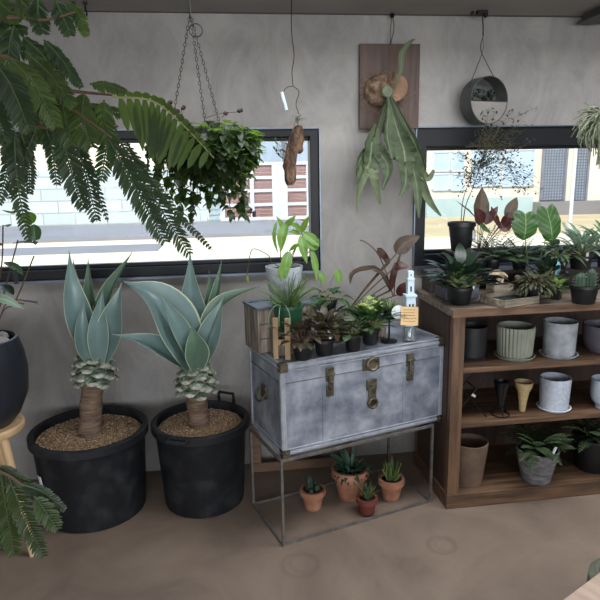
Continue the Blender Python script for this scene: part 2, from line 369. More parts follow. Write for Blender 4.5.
def struct(name, mb, m, **k):
    o = mb.build(name, m, smooth=k.pop('smooth', False), **k); o['kind'] = 'structure'; return o
def spline(ctrl, n):
    """Catmull-Rom through control points"""
    P = [V(p) for p in ctrl]
    if len(P) == 2: return [P[0].lerp(P[1], i/(n-1)) for i in range(n)]
    P = [P[0]*2-P[1]] + P + [P[-1]*2-P[-2]]; out = []; segs = len(P)-3
    for i in range(n):
        t = i/(n-1)*segs; k = min(int(t), segs-1); t -= k
        a, b, c, d = P[k:k+4]
        out.append(.5*((2*b)+(c-a)*t+(2*a-5*b+4*c-d)*t*t+(3*b-a-3*c+d)*t**3))
    return out
SH = {
 'ovate': lambda t: (sin(pi*min(1, t**.75)))**.8,
 'linear': lambda t: min(1, t*8+.3)*(1-t)**.45,
 'lance': lambda t: sin(pi*(.06+.94*t)**.85)**.9 if t < 1 else 0,
 'heart': lambda t: (min(1, (t*9)**.5)*.93)*((1-t)**.62) * 1.15 if t > 0 else .25,
 'round': lambda t: (max(0, 1-(2*t-1)**2))**.5,
 'agave': lambda t: (.42+.58*sin(pi*min(1, t*.95))**1.2)*(1-t**2.4)**1.15,
 'spoon': lambda t: .25+.75*sin(pi*t)**2 if t > .3 else .3+.2*t,
}
def arc(p, az, el, L, droop, n=6):
    """spine leaving p at azimuth az and elevation el, bending down by droop"""
    p = V(p); out = [p.copy()]
    for i in range(n-1):
        e = el - droop*(i+.5)/(n-1)
        p = p + V((cos(az)*cos(e), sin(az)*cos(e), sin(e)))*(L/(n-1)); out.append(p.copy())
    return out
def upn(pts):
    d = pts[-1]-pts[0]; h = V((-d.x, -d.y, 0)); h = h.normalized()*.0001 if h.length > 0 else V((0, 0, 0))
    return (V((0, 0, 1)) + (V((-d.x, -d.y, 0)).normalized() if V((d.x, d.y, 0)).length > 1e-4 else V((0, -1, 0)))*max(0, d.z)/max(d.length, 1e-5)*1.5)
def leaf(mb, p, az, el, L, W, shape='ovate', droop=.5, fold=.25, n=6, wave=0, thick=0, na=1):
    pts = arc(p, az, el, L, droop, n); f = SH[shape]
    mb.ribbon(pts, [W/2*f(i/(n-1)) for i in range(n)], upn(pts), fold, thick, na, wave, rnd.random()*6)
    return pts
def inside(z, H, r0, r1): return r0 + (r1-r0)*z/H

def pot_parts(parent, m, rt, rb, h, wall=.004, lip=.012, lipout=.004, soil=.85, sm='soil', k=36, rib=None, z0=0, name='pot', soilname='soil'):
    z = z0
    prof = [(0, z+.004), (rb-wall, z+.004), (rt-wall, z+h), (rt+lipout, z+h), (rt+lipout, z+h-lip), (inside(h-lip, h, rb, rt), z+h-lip-.001), (rb+.001, z+.003), (rb-.002, z), (0, z)]
    o = MB().lathe(prof, k, rib=rib).build(name, MT[m], parent)
    if soil:
        zs = soil*h; r = inside(zs, h, rb, rt)-wall-.0005
        MB().lathe([(0, z+zs+.004), (r*.6, z+zs+.003), (r, z+zs), (r, z+zs-.008), (0, z+zs-.008)], 28).build(soilname, MT[sm], parent)
    return o

def copy_tree(o, parent=None):
    c = o.copy(); C.objects.link(c)
    if parent: c.parent = parent
    for ch in [x for x in C.objects if x.parent == o]: copy_tree(ch, c)
    return c

# ================================================================= THE SETTING
WY = 3.10; CZ = 2.37; XL, XR, YB = -3.4, 4.6, -4.2
w1 = (-1.95, .465, 1.10, 1.828); w2 = (.979, 3.35, 1.10, 1.826)
mb = MB()
def wall_cells(mb, xs, zs, holes, y0, y1):
    for i in range(len(xs)-1):
        for j in range(len(zs)-1):
            cx, cz = (xs[i]+xs[i+1])/2, (zs[j]+zs[j+1])/2
            if any(h[0] < cx < h[1] and h[2] < cz < h[3] for h in holes): continue
            mb.box((cx, (y0+y1)/2, cz), (xs[i+1]-xs[i], y1-y0, zs[j+1]-zs[j]))
wall_cells(mb, [XL-.1, w1[0], w1[1], w2[0], w2[1], XR+.1], [0, 1.10, 1.827, 2.6], [w1, w2], WY, WY+.16)
wb = struct('wall_back', mb, MT['wall'])
struct('wall_left', MB().box((XL-.06, (YB+WY)/2, 1.3), (.12, WY-YB, 2.6)), MT['wall'])
struct('wall_right', MB().box((XR+.06, (YB+WY)/2, 1.3), (.12, WY-YB, 2.6)), MT['wall'])
mb = MB(); rear = [(XL+.5, XR-.5, .5, 2.3)]
wall_cells(mb, [XL-.1, XL+.5, XR-.5, XR+.1], [0, .5, 2.3, 2.6], rear, YB-.12, YB)
struct('wall_rear', mb, MT['wall'])
struct('floor', MB().box(((XL+XR)/2, (YB+WY)/2, -.05), (XR-XL+.2, WY-YB+.2, .1)), MT['floor'])
HX0, HX1, HY0, HY1 = -.1, 2.9, 1.55, 2.35          # ceiling hole added out of view for a fill lamp
mb = MB(); xs = [XL-.1, HX0, HX1, XR+.1]; ys = [YB-.1, HY0, HY1, WY+.1]
for i in range(3):
    for j in range(3):
        if i == 1 and j == 1: continue
        mb.box(((xs[i]+xs[i+1])/2, (ys[j]+ys[j+1])/2, CZ+.08), (xs[i+1]-xs[i], ys[j+1]-ys[j], .16))
struct('ceiling', mb, MT['ceil'])
struct('added_roof_panel', MB().box(((HX0+HX1)/2, (HY0+HY1)/2, CZ+.175), (HX1-HX0+.1, HY1-HY0+.1, .02)), MT['added_panel'])  # unseen panel added over the hole to keep the sun out
# steel channel along the top of the wall
struct('trim_1', MB().box(((XL+XR)/2, WY-.012, CZ+.008), (XR-XL, .024, .02)), MT['steel_beam'])
b1 = ony(600, 20, 3.0)
struct('trim_2', MB().box((1.86, 1.0, CZ-.02), (.07, 4.1, .05)).box((1.86, 1.0, CZ-.04), (.13, 4.1, .012)), MT['steel_beam'], bevel=.003)

def window(nm, w, fw_side, fw_top, fw_bot, mull=()):
    x0, x1, z0, z1 = w
    r = thing(nm, None, None, ((x0+x1)/2, WY, z0)); r['kind'] = 'structure'
    f = MB(); Y = WY+.05
    f.box(((x0+x1)/2, Y, z1-fw_top/2), (x1-x0, .10, fw_top)); f.box(((x0+x1)/2, Y, z0+fw_bot/2), (x1-x0, .10, fw_bot))
    f.box((x0+fw_side/2, Y, (z0+z1)/2), (fw_side, .0998, z1-z0)); f.box((x1-fw_side/2, Y, (z0+z1)/2), (fw_side, .0998, z1-z0))
    # inner sash step
    s = .018
    f.box(((x0+x1)/2, Y+.02, z1-fw_top-s/2), (x1-x0, .04, s)); f.box(((x0+x1)/2, Y+.02, z0+fw_bot+s/2), (x1-x0, .04, s))
    o = f.build('window_frame', MT['frame'], r, world=True, smooth=False, bevel=.003); 
    e = MB(); t = .006                        # metal casing edge standing proud of the plaster
    e.box(((x0+x1)/2, WY-.004, z1+t/2), (x1-x0+2*t, .03, t)); e.box(((x0+x1)/2, WY-.012, z0-.006), (x1-x0+2*t, .05, .012))
    e.box((x0-t/2, WY-.004, (z0+z1)/2), (t, .03, z1-z0)); e.box((x1+t/2, WY-.004, (z0+z1)/2), (t, .03, z1-z0))
    e.build('window_sill', MT['sill'], r, world=True, smooth=False)
    g = MB().box(((x0+x1)/2, Y+.02, (z0+z1)/2), (x1-x0-2*fw_side, .005, z1-z0-fw_top-fw_bot)); g.build('window_pane', MT['glass'], r, world=True, smooth=False)
    return r
window('window_1', w1, .045, .038, .045)
window('window_2', w2, .062, .095, .06)
# screw heads in the lower frame
# the rear glazed front
gr = thing('window_3', None, None, (0, YB-.06, .5)); gr['kind'] = 'structure'
f = MB()
for i in range(5): f.box((XL+.5+i*(XR-XL-1)/4, YB-.06, 1.4), (.06, .08, 1.8))
f.box(((XL+XR)/2, YB-.06, .53), (XR-XL-1, .08, .06)); f.box(((XL+XR)/2, YB-.06, 2.27), (XR-XL-1, .08, .06))
f.build('window_frame', MT['frame'], gr, world=True, smooth=False)

# ================================================================= OUTSIDE
FY = 22.0
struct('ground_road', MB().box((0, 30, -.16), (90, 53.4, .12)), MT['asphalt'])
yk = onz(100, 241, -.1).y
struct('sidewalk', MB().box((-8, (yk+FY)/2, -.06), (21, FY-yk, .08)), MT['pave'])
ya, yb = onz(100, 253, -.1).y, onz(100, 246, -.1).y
struct('road_strip', MB().box((-6.5, (ya+yb)/2, -.095), (9.5, (yb-ya), .02)), MT['pave'])  # thin grey strip lying on the road
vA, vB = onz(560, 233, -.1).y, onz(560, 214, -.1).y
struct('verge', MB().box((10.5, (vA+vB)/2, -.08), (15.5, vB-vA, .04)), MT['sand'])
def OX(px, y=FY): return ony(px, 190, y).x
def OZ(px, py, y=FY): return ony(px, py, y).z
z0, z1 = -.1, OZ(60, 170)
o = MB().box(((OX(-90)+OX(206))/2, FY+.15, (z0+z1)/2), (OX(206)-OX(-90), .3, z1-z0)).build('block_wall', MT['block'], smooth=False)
tag(o, 'pale concrete block wall across the street behind the left window', 'wall')
o = MB().box(((OX(206)+OX(219))/2+.02, FY+.15, (z0+z1)/2), (OX(219)-OX(206)-.06, .3, z1-z0-.1)).build('block_wall', MT['blockfine'], smooth=False)
tag(o, 'narrow ribbed pale wall pier between the block wall and the gate', 'wall')
g = thing('street_gate', 'white framed gate with brown slatted panels, beyond left window', 'gate', (OX(265), FY-.02, -.1))
fr = MB(); gx0, gx1 = OX(219.5), OX(309)
gz0, gz1 = -.1, OZ(265, 163)
rows = [(165, 176), (179, 189), (192, 203), (206, 217), (220, 230)]
for px in (219.5, 249.5, 272.5, 283, 306): fr.box((OX(px)+.09, FY, (gz0+gz1)/2), (.14 if px not in (272.5,) else .2, .1, gz1-gz0))
zs = [OZ(265, r[0]) for r in rows] + [OZ(265, 232)]
for i, r in enumerate(rows): fr.box(((gx0+gx1)/2, FY, OZ(265, r[0]-1.5)), (gx1-gx0, .08, .1))
fr.box(((gx0+gx1)/2, FY, OZ(265, 232)), (gx1-gx0, .08, .14))
fr.box(((OX(272.5)+OX(284))/2+.08, FY, (gz0+gz1)/2), (OX(284)-OX(272.5), .05, gz1-gz0))
fr.build('gate_frame', MT['gatewhite'], g, world=True, smooth=False)
for (a, b) in ((221.5, 249.5), (251.5, 272.5), (285, 306)):
    p = MB()
    for r in rows:
        za, zb = OZ(265, r[1]), OZ(265, r[0]); n = 3
        for q in range(n): p.box(((OX(a)+OX(b))/2+.05, FY+.04, za+(zb-za)*(q+.5)/n), (OX(b)-OX(a)-.02, .03, (zb-za)/n-.012))
    p.build('slat_panel', MT['gatewood'], g, world=True, smooth=False)
# corrugated building behind the gate
bY = FY+5; bd = thing('corrugated_shed', 'pale blue corrugated metal shed standing behind the gate', 'shed', (OX(270, bY), bY, -.1))
p = MB(); xa, xb = OX(212, bY), OX(330, bY); n = 60
for i in range(n): p.box((xa+(xb-xa)*(i+.5)/n, bY+(.02 if i % 2 else 0), 1.9), ((xb-xa)/n, .1, 4.0))
p.build('siding', MT['corr'], bd, world=True, smooth=False)
MB().box((OX(289, bY), bY-.08, 2.0), (.55, .06, 3.4)).build('door', MT['lattice'], bd, world=True, smooth=False)
# pale house far left behind the block wall
hY = FY+8
hs = thing('white_house', 'bright white rendered house rising behind the block wall', 'house', (OX(60, hY), hY, -.1))
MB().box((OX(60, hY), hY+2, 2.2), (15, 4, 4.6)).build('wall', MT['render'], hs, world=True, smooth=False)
MB().box((OX(60, hY), hY+2, 4.6), (15.8, 4.8, .2)).build('roof', MT['gatewhite'], hs, world=True, smooth=False)
for px in (): MB().box((OX(px, hY), hY-.03, 1.9), (1.6, .06, 1.0)).build('window', MT['shopglass'], hs, world=True, smooth=False)
# right hand house seen through window 2
rh = thing('street_house', 'pale house with large panes seen through the right window', 'house', (OX(485), FY, -.1))
za, zb = -.1, 4.8
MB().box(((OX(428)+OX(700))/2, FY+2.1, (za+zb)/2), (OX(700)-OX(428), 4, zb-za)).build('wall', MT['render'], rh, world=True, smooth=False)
for (a, b, c, d) in ((433, 449, 152, 171), (451, 464, 152, 171), (433, 449, 174, 190), (451, 464, 174, 190), (472, 500, 150, 186), (502, 533, 150, 186)):
    fr = MB(); xa, xb = OX(a), OX(b); zt, zl = OZ(a, c), OZ(a, d)
    t = .06
    fr.box(((xa+xb)/2, FY+.06, zt), (xb-xa, .08, t)).box(((xa+xb)/2, FY+.06, zl), (xb-xa, .08, t)).box((xa, FY+.06, (zt+zl)/2), (t, .08, zt-zl)).box((xb, FY+.06, (zt+zl)/2), (t, .08, zt-zl))
    w = fr.build('window', MT['gatewhite'], rh, world=True, smooth=False)
    MB().box(((xa+xb)/2, FY+.07, (zt+zl)/2), (xb-xa, .04, zt-zl)).build('pane', MT['shopglass'], w, world=False, smooth=False).location = -rh.location
for (a, b) in ((541, 564), (573, 586)):
    fr = MB(); xa, xb = OX(a), OX(b); zt, zl = OZ(a, 140), OZ(a, 200)
    for i in range(int((xb-xa)/.11)+1): fr.box((xa+i*.11, FY-.02, (zt+zl)/2), (.035, .03, zt-zl))
    for i in range(int((zt-zl)/.11)+1): fr.box(((xa+xb)/2, FY-.0, zl+i*.11), (xb-xa, .03, .035))
    fr.box((xa, FY-.03, (zt+zl)/2), (.09, .06, zt-zl)).box((xb, FY-.03, (zt+zl)/2), (.09, .06, zt-zl))
    fr.build('lattice_door', MT['lattice'], rh, world=True, smooth=False)
    MB().box(((xa+xb)/2, FY+.05, (zt+zl)/2), (xb-xa, .05, zt-zl)).build('door_panel', MT['shopglass'], rh, world=True, smooth=False)
o = MB().box(((OX(537, FY-.7)+OX(640, FY-.7))/2, FY-.6, .15), (OX(640, FY-.7)-OX(537, FY-.7), .9, .5)).build('concrete_ledge', MT['ledge'], smooth=False)
tag(o, 'low grey concrete ledge below the lattice doors across the street', 'ledge')
o = MB().box(((OX(427, FY-.4)+OX(533, FY-.4))/2, FY-.3, .25), (OX(533, FY-.4)-OX(427, FY-.4), .3, .7)).build('garden_wall', MT['teal'], smooth=False)
tag(o, 'low pale teal wall in front of the house with large panes', 'wall')
pY = FY-7.5; pb = ony(569, 238, pY)
o = MB().tube([(pb.x, pY, -.1), (pb.x, pY, 3.4)], .045, 12).build('white_pole', MT['gatewhite'])
tag(o, 'slim white pole standing on the street verge in front of the lattice doors', 'pole')

# ================================================================= CHEST ON ITS STAND
ca = radians(18.5); cw, cdp, ch, cz = .838, .375, .418, .411
CO = V((.181, 2.333, cz))              # front left lower corner
chest = thing('metal_chest', 'galvanised metal storage chest with brass latches on a thin iron stand', 'chest', CO, ca)
bm_ = MB().box((cw/2, cdp/2, ch/2), (cw, cdp, ch)); bm_.build('body', MT['zinc'], chest, bevel=.008)
e = MB()
lz = ch-.085
for z in (.018, ch-.016):
    e.box((cw/2, -.003, z), (cw, .006, .013)); e.box((-.003, cdp/2, z), (.006, cdp, .013)); e.box((cw+.003, cdp/2, z), (.006, cdp, .013))
for z in (.034, ch-.033):
    e.box((cw/2, -.002, z), (cw-.02, .005, .004)); e.box((-.002, cdp/2, z), (.005, cdp-.02, .004))
e.box((cw/2, .004, ch+.001), (cw, .014, .004)).box((.004, cdp/2, ch+.001), (.014, cdp, .004)).box((cw-.004, cdp/2, ch+.001), (.014, cdp, .004)).box((cw/2, cdp-.004, ch+.001), (cw, .014, .004))
for x in (.008, cw-.008): e.box((x, -.002, ch/2), (.018, .006, ch-.02))
e.box((-.002, .008, ch/2), (.006, .018, ch-.02)).box((-.002, cdp-.008, ch/2), (.006, .018, ch-.02))
e.build('edging', MT['zincband'], chest, smooth=False, bevel=.0015)
s = MB().box((cw/2, -.001, lz), (cw-.03, .004, .003)).box((-.001, cdp/2, lz), (.004, cdp-.03, .003)); s.build('lid_seam', MT['iron'], chest, smooth=False)
for x in (.225, .645):
    s = MB(); s.box((x-.032, -.0015, ch/2), (.004, .004, ch-.07)).box((x+.032, -.0015, ch/2), (.004, .004, ch-.07)).box((x, -.001, ch/2), (.062, .003, ch-.07))
    s.build('strap', MT['zinc'], chest, smooth=False, bevel=.001)
for (x, y, z) in ((.012, .0, .018), (.012, .0, ch-.018), (cw-.012, .0, .018), (cw-.012, .0, ch-.018)):
    c = MB().box((x, -.004, z), (.034, .01, .034)); sx = -1 if x < .1 else 1
    c.box((0 if x < .1 else cw, .012, z), (.012, .034, .034)).blob((x, -.009, z), .007, 8, 0, (1, .5, 1))
    if z > .2: c.box((x, .012, ch+.001), (.03, .034, .006))
    c.build('corner_cap', MT['brass'], chest, bevel=.003)
for x in (.225, .645):
    l = MB().box((x, -.008, ch-.075), (.038, .012, .062)).box((x, -.008, ch-.15), (.034, .010, .05)).box((x, -.018, ch-.105), (.022, .012, .075)).tube([(x-.02, -.017, ch-.075), (x+.02, -.017, ch-.075)], .006, 8).box((x, -.026, ch-.12), (.012, .006, .04))
    l.build('latch', MT['brass'], chest, bevel=.002)
RX = M.Rotation(radians(90), 3, 'X')
hx = .435
l = MB().box((hx, -.005, ch-.062), (.085, .008, .056)); l.lathe([(0, 0), (.034, 0), (.034, .012), (.026, .016), (.02, .010), (0, .010)], 28, (hx+.004, -.006, ch-.062), R=M.Rotation(radians(90), 3, 'X'))
l.build('lock_plate', MT['brass'], chest, bevel=.0015)
l = MB().box((hx+.002, -.007, ch-.16), (.05, .012, .05)).box((hx+.003, -.012, ch-.205), (.036, .012, .10)).lathe([(0, 0), (.027, 0), (.027, .014), (.02, .016), (.018, .008), (0, .008)], 24, (hx+.003, -.010, ch-.245), R=RX)
l.build('hasp', MT['brass'], chest, bevel=.0015)
l = MB().box((-.006, cdp*.5, .24), (.012, .05, .06)).tube(spline([(-.012, cdp*.5-.045, .25), (-.035, cdp*.5-.035, .215), (-.038, cdp*.5, .205), (-.035, cdp*.5+.035, .215), (-.012, cdp*.5+.045, .25)], 14), .006, 8)
l.build('handle', MT['brass'], chest, bevel=.001)
l = MB()
for i in range(22):
    for z in (.018, ch-.016): l.blob((.03+i*(cw-.06)/21, -.0065, z), .0032, 6, 0)
l.build('rivets', MT['zincband'], chest)['kind'] = 'stuff'

SO = V((.170, 2.316, 0)); sw, sd = .795, .372; sh = cz-.001
st = thing('chest_stand', 'thin square iron frame stand carrying the metal chest', 'stand', SO, ca)
t = .011
for z, nm in ((t/2, 'lower_rail'), (sh-t/2, 'upper_rail')):
    f = MB().box((sw/2, 0, z), (sw+t, t, t)).box((sw/2, sd, z), (sw+t, t, t)).box((0, sd/2, z), (t, sd-t, t)).box((sw, sd/2, z), (t, sd-t, t)); f.build(nm, MT['iron'], st, smooth=False)
for x in (0, sw):
    for y in (0, sd): MB().box((x, y, sh/2), (t, t, sh-2*t)).build('leg', MT['iron'], st, smooth=False)

CT = cz+ch+.004      # chest top level
def chest_at(px, py): p = onz(px, py, CT); return p

# picture frame leaning behind the stand
fp = ony(270, 470, 2.98)
fr = thing('picture_frame', 'empty brown wooden frame leaning on the wall behind the chest stand', 'frame', (.06, 3.0, 0), 0)
R_ = M.Rotation(radians(-8), 3, 'X')
f = MB()
for (cx, czz, w, h) in ((.28, .025, .56, .05), (.28, .375, .56, .05), (.025, .2, .05, .30), (.535, .2, .05, .30)):
    f.box(R_ @ V((cx, 0, czz)), (w, .022, h), R_)
f.build('frame_border', MT['framewood'], fr, smooth=False, bevel=.003)

# ================================================================= POTS ON THE FLOOR WITH AGAVES
def big_pot(nm, label, c, rt, rb, h, handles, sticker=False):
    t = thing(nm, label, 'planter', c)
    wl = .012
    prof = [(0, .02), (rb-wl, .02), (rt-wl, h-.02), (rt-wl, h), (rt+.006, h+.004), (rt+.016, h-.002), (rt+.016, h-.035), (rt+.002, h-.04), (rt-.004, h-.06), (rb+.004, .03), (rb, .004), (rb-.012, 0), (0, 0)]
    o = MB().lathe(prof, 72).build('pot', MT['blackplastic'], t)
    soil = MB().lathe([(0, h-.026), (rt*.4, h-.03), (rt-wl-.004, h-.036), (rt-wl-.004, h-.06), (0, h-.06)], 40).build('grit', MT['grit'], t)
    pe = MB()
    for i in range(1500):
        a = rnd.random()*2*pi; r = (rt-wl-.012)*math.sqrt(rnd.random()); s = rnd.uniform(.004, .0085)
        if r < .075: continue
        pe.blob((r*cos(a), r*sin(a), h-.031-.006*(r/rt)**2), s, 4, .3)
    q = pe.build('pebbles', MT['pebble'], soil); q['kind'] = 'stuff'
    if handles:
        for a, up_ in handles:
            hm = MB(); x = V((cos(a), sin(a), 0)); y = V((-sin(a), cos(a), 0)); b = x*(rt+.012)
            hm.tube([b-y*.045+V((0, 0, h-.01)), b-y*.045+x*(0 if up_ else .02)+V((0, 0, h+(.05 if up_ else -.012))), b+y*.045+x*(0 if up_ else .02)+V((0, 0, h+(.05 if up_ else -.012))), b+y*.045+V((0, 0, h-.01))], .009, 8)
            hm.build('handle', MT['blackplastic'], t)
    return t
A1 = V((-.725, 2.775, 0)); A2 = V((-.19, 2.775, 0))
p1 = big_pot('planter_pot', 'wide black plastic planter pot nearest the left edge, holding the shorter leafed agave', A1, .262, .238, .42, None)
s = MB()
for i in range(6):
    for j in (0, 1): pass
aa = [radians(217+i*2) for i in range(5)]
n0 = 0
for i, a in enumerate(aa):
    r = .251; s.v += [V((r*cos(a), r*sin(a), .17)), V(((r+.012)*cos(a), (r+.012)*sin(a), .27))]
for i in range(4): s.face([2*i, 2*i+2, 2*i+3, 2*i+1])
s.build('sticker', MT['white'], p1, solid=.0015)
s = MB(); r = .2545
for i in range(3):
    a = radians(220+i*2); s.v += [V((r*cos(a), r*sin(a), .185)), V(((r+.0055)*cos(a), (r+.0055)*sin(a), .225))]
for i in range(2): s.face([2*i, 2*i+2, 2*i+3, 2*i+1])
s.build('sticker_print', MT['bluetag'], p1, solid=.001)
p2 = big_pot('planter_pot', 'black plastic tub with lifting handles in front of the wall, right-hand agave planter', A2, .225, .195, .43, ((radians(58), 1), (radians(247), 0)))

def agave(label, base, top, rt, leaves, Y, seed):
    """base, top: world positions of trunk foot and crown"""
    rnd.seed(seed)
    t = thing('trunk_agave', label, 'agave', base)
    base, top = V(base), V(top); up = (top-base)
    pts = [base.lerp(top, i/9)+V((sin(i*1.1)*.003, 0, 0)) for i in range(10)]
    mb = MB().tube(pts, [rt*(1.12 if i == 0 else 1+.05*sin(i*2.1)) for i in range(10)], 20); mb.build('trunk', MT['bark'], t, world=True)
    # collar of trimmed leaf bases
    ring = MB(); cut = MB(); H = .14
    for k in range(30):
        fz = k/30; a = k*2.399+seed; z = -H*.55+H*fz
        rr = rt*(1.05+.55*sin(pi*min(1, fz*.8+.25))); c = top+V((cos(a)*rr, sin(a)*rr, z))
        R = M.Rotation(a, 3, 'Z') @ M.Rotation(radians(24), 3, 'Y')
        ring.blob(c, .036, 10, .05, (.8, 1.05, .26), R)
        cut.blob(c+R @ V((.022, 0, .0)), .026, 8, .08, (.5, 1.05, .33), R)
    ring.build('leaf_stubs', MT['scale'], t, world=True); cut.build('stub_cuts', MT['scalecut'], t, world=True)
    core = MB().tube([top+V((0, 0, -.07)), top+V((0, 0, .0)), top+V((0, 0, .09))], [rt*1.1, rt*1.25, rt*.5], 16); core.build('crown', MT['scale'], t, world=True)
    for ctrl, w, nrm, fold in leaves:
        c = [ony(x, y, Y+dy) for x, y, dy in ctrl]; n = 18; sp = spline(c, n)
        W = w*1.06*ppm(Y)/2
        mb = MB().ribbon(sp, [W*SH['agave'](i/(n-1)) if i < n-1 else .0006 for i in range(n)], nrm, fold*1.5, .012, 4)
        mb.build('leaf', MT['agave' if fold < .45 else 'agave_shaded'], t, world=True)
        tip = sp[-1]; d = (sp[-1]-sp[-2]).normalized()
    return t
zt = .392
agave('grey green agave on a bare trunk with upright leaves, in the left planter', (A1.x-.0, A1.y, zt), ony(94, 366, A1.y), .052, [
    ([(93, 358, 0), (80, 325, -.02), (72, 290, -.03), (69, 250, .02)], 30, (.55, -1, .1), .35),
    ([(96, 350, .05), (91, 315, .08), (89, 285, .08), (88, 256, .08)], 15, (0, -1, .1), .5),
    ([(99, 350, .04), (103, 318, .07), (113, 285, .06), (133, 251, .04)], 22, (-.7, -1, .2), .5),
    ([(103, 360, -.03), (110, 335, -.08), (115, 310, -.11), (122, 282, -.10)], 30, (-.2, -1, .25), .25),
    ([(90, 350, .08), (83, 310, .12), (76, 280, .13), (73, 258, .13)], 12, (0, -1, .1), .5),
    ([(99, 362, -.05), (98, 340, -.09), (99, 315, -.10), (103, 288, -.09)], 22, (.25, -1, .2), .35),
    ([(90, 362, -.04), (84, 345, -.07), (82, 322, -.08), (84, 300, -.06)], 18, (.3, -1, .2), .35),
], A1.y, 3)
agave('blue green agave on a bare trunk with spreading wide leaves, in the right planter', (A2.x-.012, A2.y, .40), ony(196, 376, A2.y), .050, [
    ([(199, 365, .03), (195, 330, .06), (191, 295, .06), (190, 250, .04)], 36, (.1, -1, .1), .28),
    ([(192, 366, -.02), (176, 332, -.07), (155, 298, -.10), (123, 281, -.10)], 58, (.55, -.75, .55), .3),
    ([(188, 368, -.05), (165, 352, -.12), (143, 341, -.16), (112, 334, -.17)], 25, (.1, -.8, 1), .3),
    ([(194, 362, -.06), (182, 335, -.11), (172, 315, -.13), (160, 293, -.14)], 21, (.5, -1, .2), .4),
    ([(197, 368, -.08), (196, 352, -.12), (194, 340, -.13), (191, 325, -.11)], 27, (.2, -1, .2), .45),
    ([(201, 362, .0), (211, 325, -.02), (226, 300, -.02), (263, 285, -.02)], 22, (-.3, -.7, 1), .5),
    ([(203, 362, -.03), (209, 340, -.05), (216, 318, -.06), (224, 296, -.05)], 27, (-.35, -1, .1), .3),
    ([(204, 350, .05), (212, 315, .08), (218, 285, .08), (222, 258, .08)], 13, (-.4, -1, .1), .5),
    ([(202, 350, .08), (207, 320, .12), (210, 290, .12), (209, 270, .12)], 12, (0, -1, .1), .5),
    ([(190, 364, .02), (183, 340, .06), (178, 320, .08), (172, 300, .08)], 20, (.4, -1, .1), .4),
], A2.y, 5)

# ================================================================= LEFT STOOL WITH ROUND POT
spc = ony(-15, 424, 2.5); sz = spc.z
stool = thing('wooden_stool', 'pale beech stool cut off by the left edge, under the round black pot', 'stool', (spc.x, spc.y, 0))
MB().lathe([(0, sz-.035), (.148, sz-.035), (.155, sz-.025), (.155, sz-.008), (.148, sz), (0, sz)], 48).build('seat', MT['beech'], stool)
for a in (-30, 90, 210):
    d = V((cos(radians(a)), sin(radians(a)), 0)); MB().tube([d*.10+V((0, 0, sz-.036)), d*.19], [.019, .015], 12).build('leg', MT['beech'], stool)
rp = thing('round_pot', 'round matte black pot on the beech stool holding a trailing plant', 'pot', (spc.x-.005, spc.y, sz))
prof = [(0, .02), (.1, .02), (.17, .12), (.185, .22), (.158, .355), (.163, .375), (.172, .373), (.19, .31), (.199, .23), (.19, .13), (.15, .04), (.115, .0), (0, 0)]
MB().lathe(prof, 56).build('pot', MT['matteblack'], rp)
MB().lathe([(0, .35), (.155, .345), (.155, .33), (0, .33)], 30).build('soil', MT['soil'], rp)
s = MB()
for i in range(16): 
    a = i*2.4; r = .03+.10*rnd.random(); s.blob((r*cos(a), r*sin(a), .36), rnd.uniform(.025, .038), 8, .2, (1, 1, .6))
s.build('stone', MT['rock'], rp)
jp = thing('climbing_plant', 'thin stemmed plant with round leaves growing from the round black pot', 'plant', (spc.x, spc.y, sz+.36))
sm = MB(); lm = []
Yp = 2.48
for ctrl in ([(-12, 340), (2, 300), (10, 270), (18, 240)], [(-10, 340), (4, 310), (15, 302), (34, 256)], [(8, 300), (20, 300), (38, 302)], [(-12, 345), (-4, 300), (2, 262), (3, 225)], [(-6, 335), (0, 318), (8, 302), (24, 304)]):
    sm.tube(spline([ony(x, y, Yp) for x, y in ctrl], 10), .0028, 6)
sm.build('stem', MT['stem_b'], jp, world=True)
for (x, y, az, el, L, W, m) in ((13, 214, -1.3, .4, 22, 16, 'bright'), (29, 226, -1.2, .9, 24, 14, 'bright'), (34, 224, -1.57, -1.2, 20, 14, 'midgreen'), (12, 244, 0, .2, 24, 12, 'darkgreen'), (22, 302, 0, .0, 17, 7, 'darkgreen'), (2, 304, 2.2, .2, 26, 13, 'darkgreen'), (3, 246, 3, .3, 20, 12, 'midgreen'), (0, 270, 3, .2, 24, 14, 'midgreen'), (4, 262, -.4, -.3, 24, 13, 'midgreen'), (0, 285, -.6, -.2, 20, 13, 'darkgreen'), (8, 227, 2.4, .2, 18, 13, 'midgreen')):
    q = MB(); px = ppm(Yp); leaf(q, ony(x, y, Yp), az, el, L*px, W*px, 'ovate', .5, .2, 8, na=2); q.build('leaf', MT[m], jp, world=True)
q = MB(); q.ribbon(spline([ony(-6, 298, 2.3), ony(6, 300, 2.3), ony(24, 309, 2.3)], 10), [6*ppm(1.9)*SH['lance'](i/9) for i in range(10)], (0, -1, 1), .2); q.build('leaf', MT['silver'], jp, world=True)
q = MB(); c = ony(15.5, 277, 2.33); q.box(c, (.016, .003, .055)); q.build('plant_label', MT['blackplastic'], jp, world=True, smooth=False)

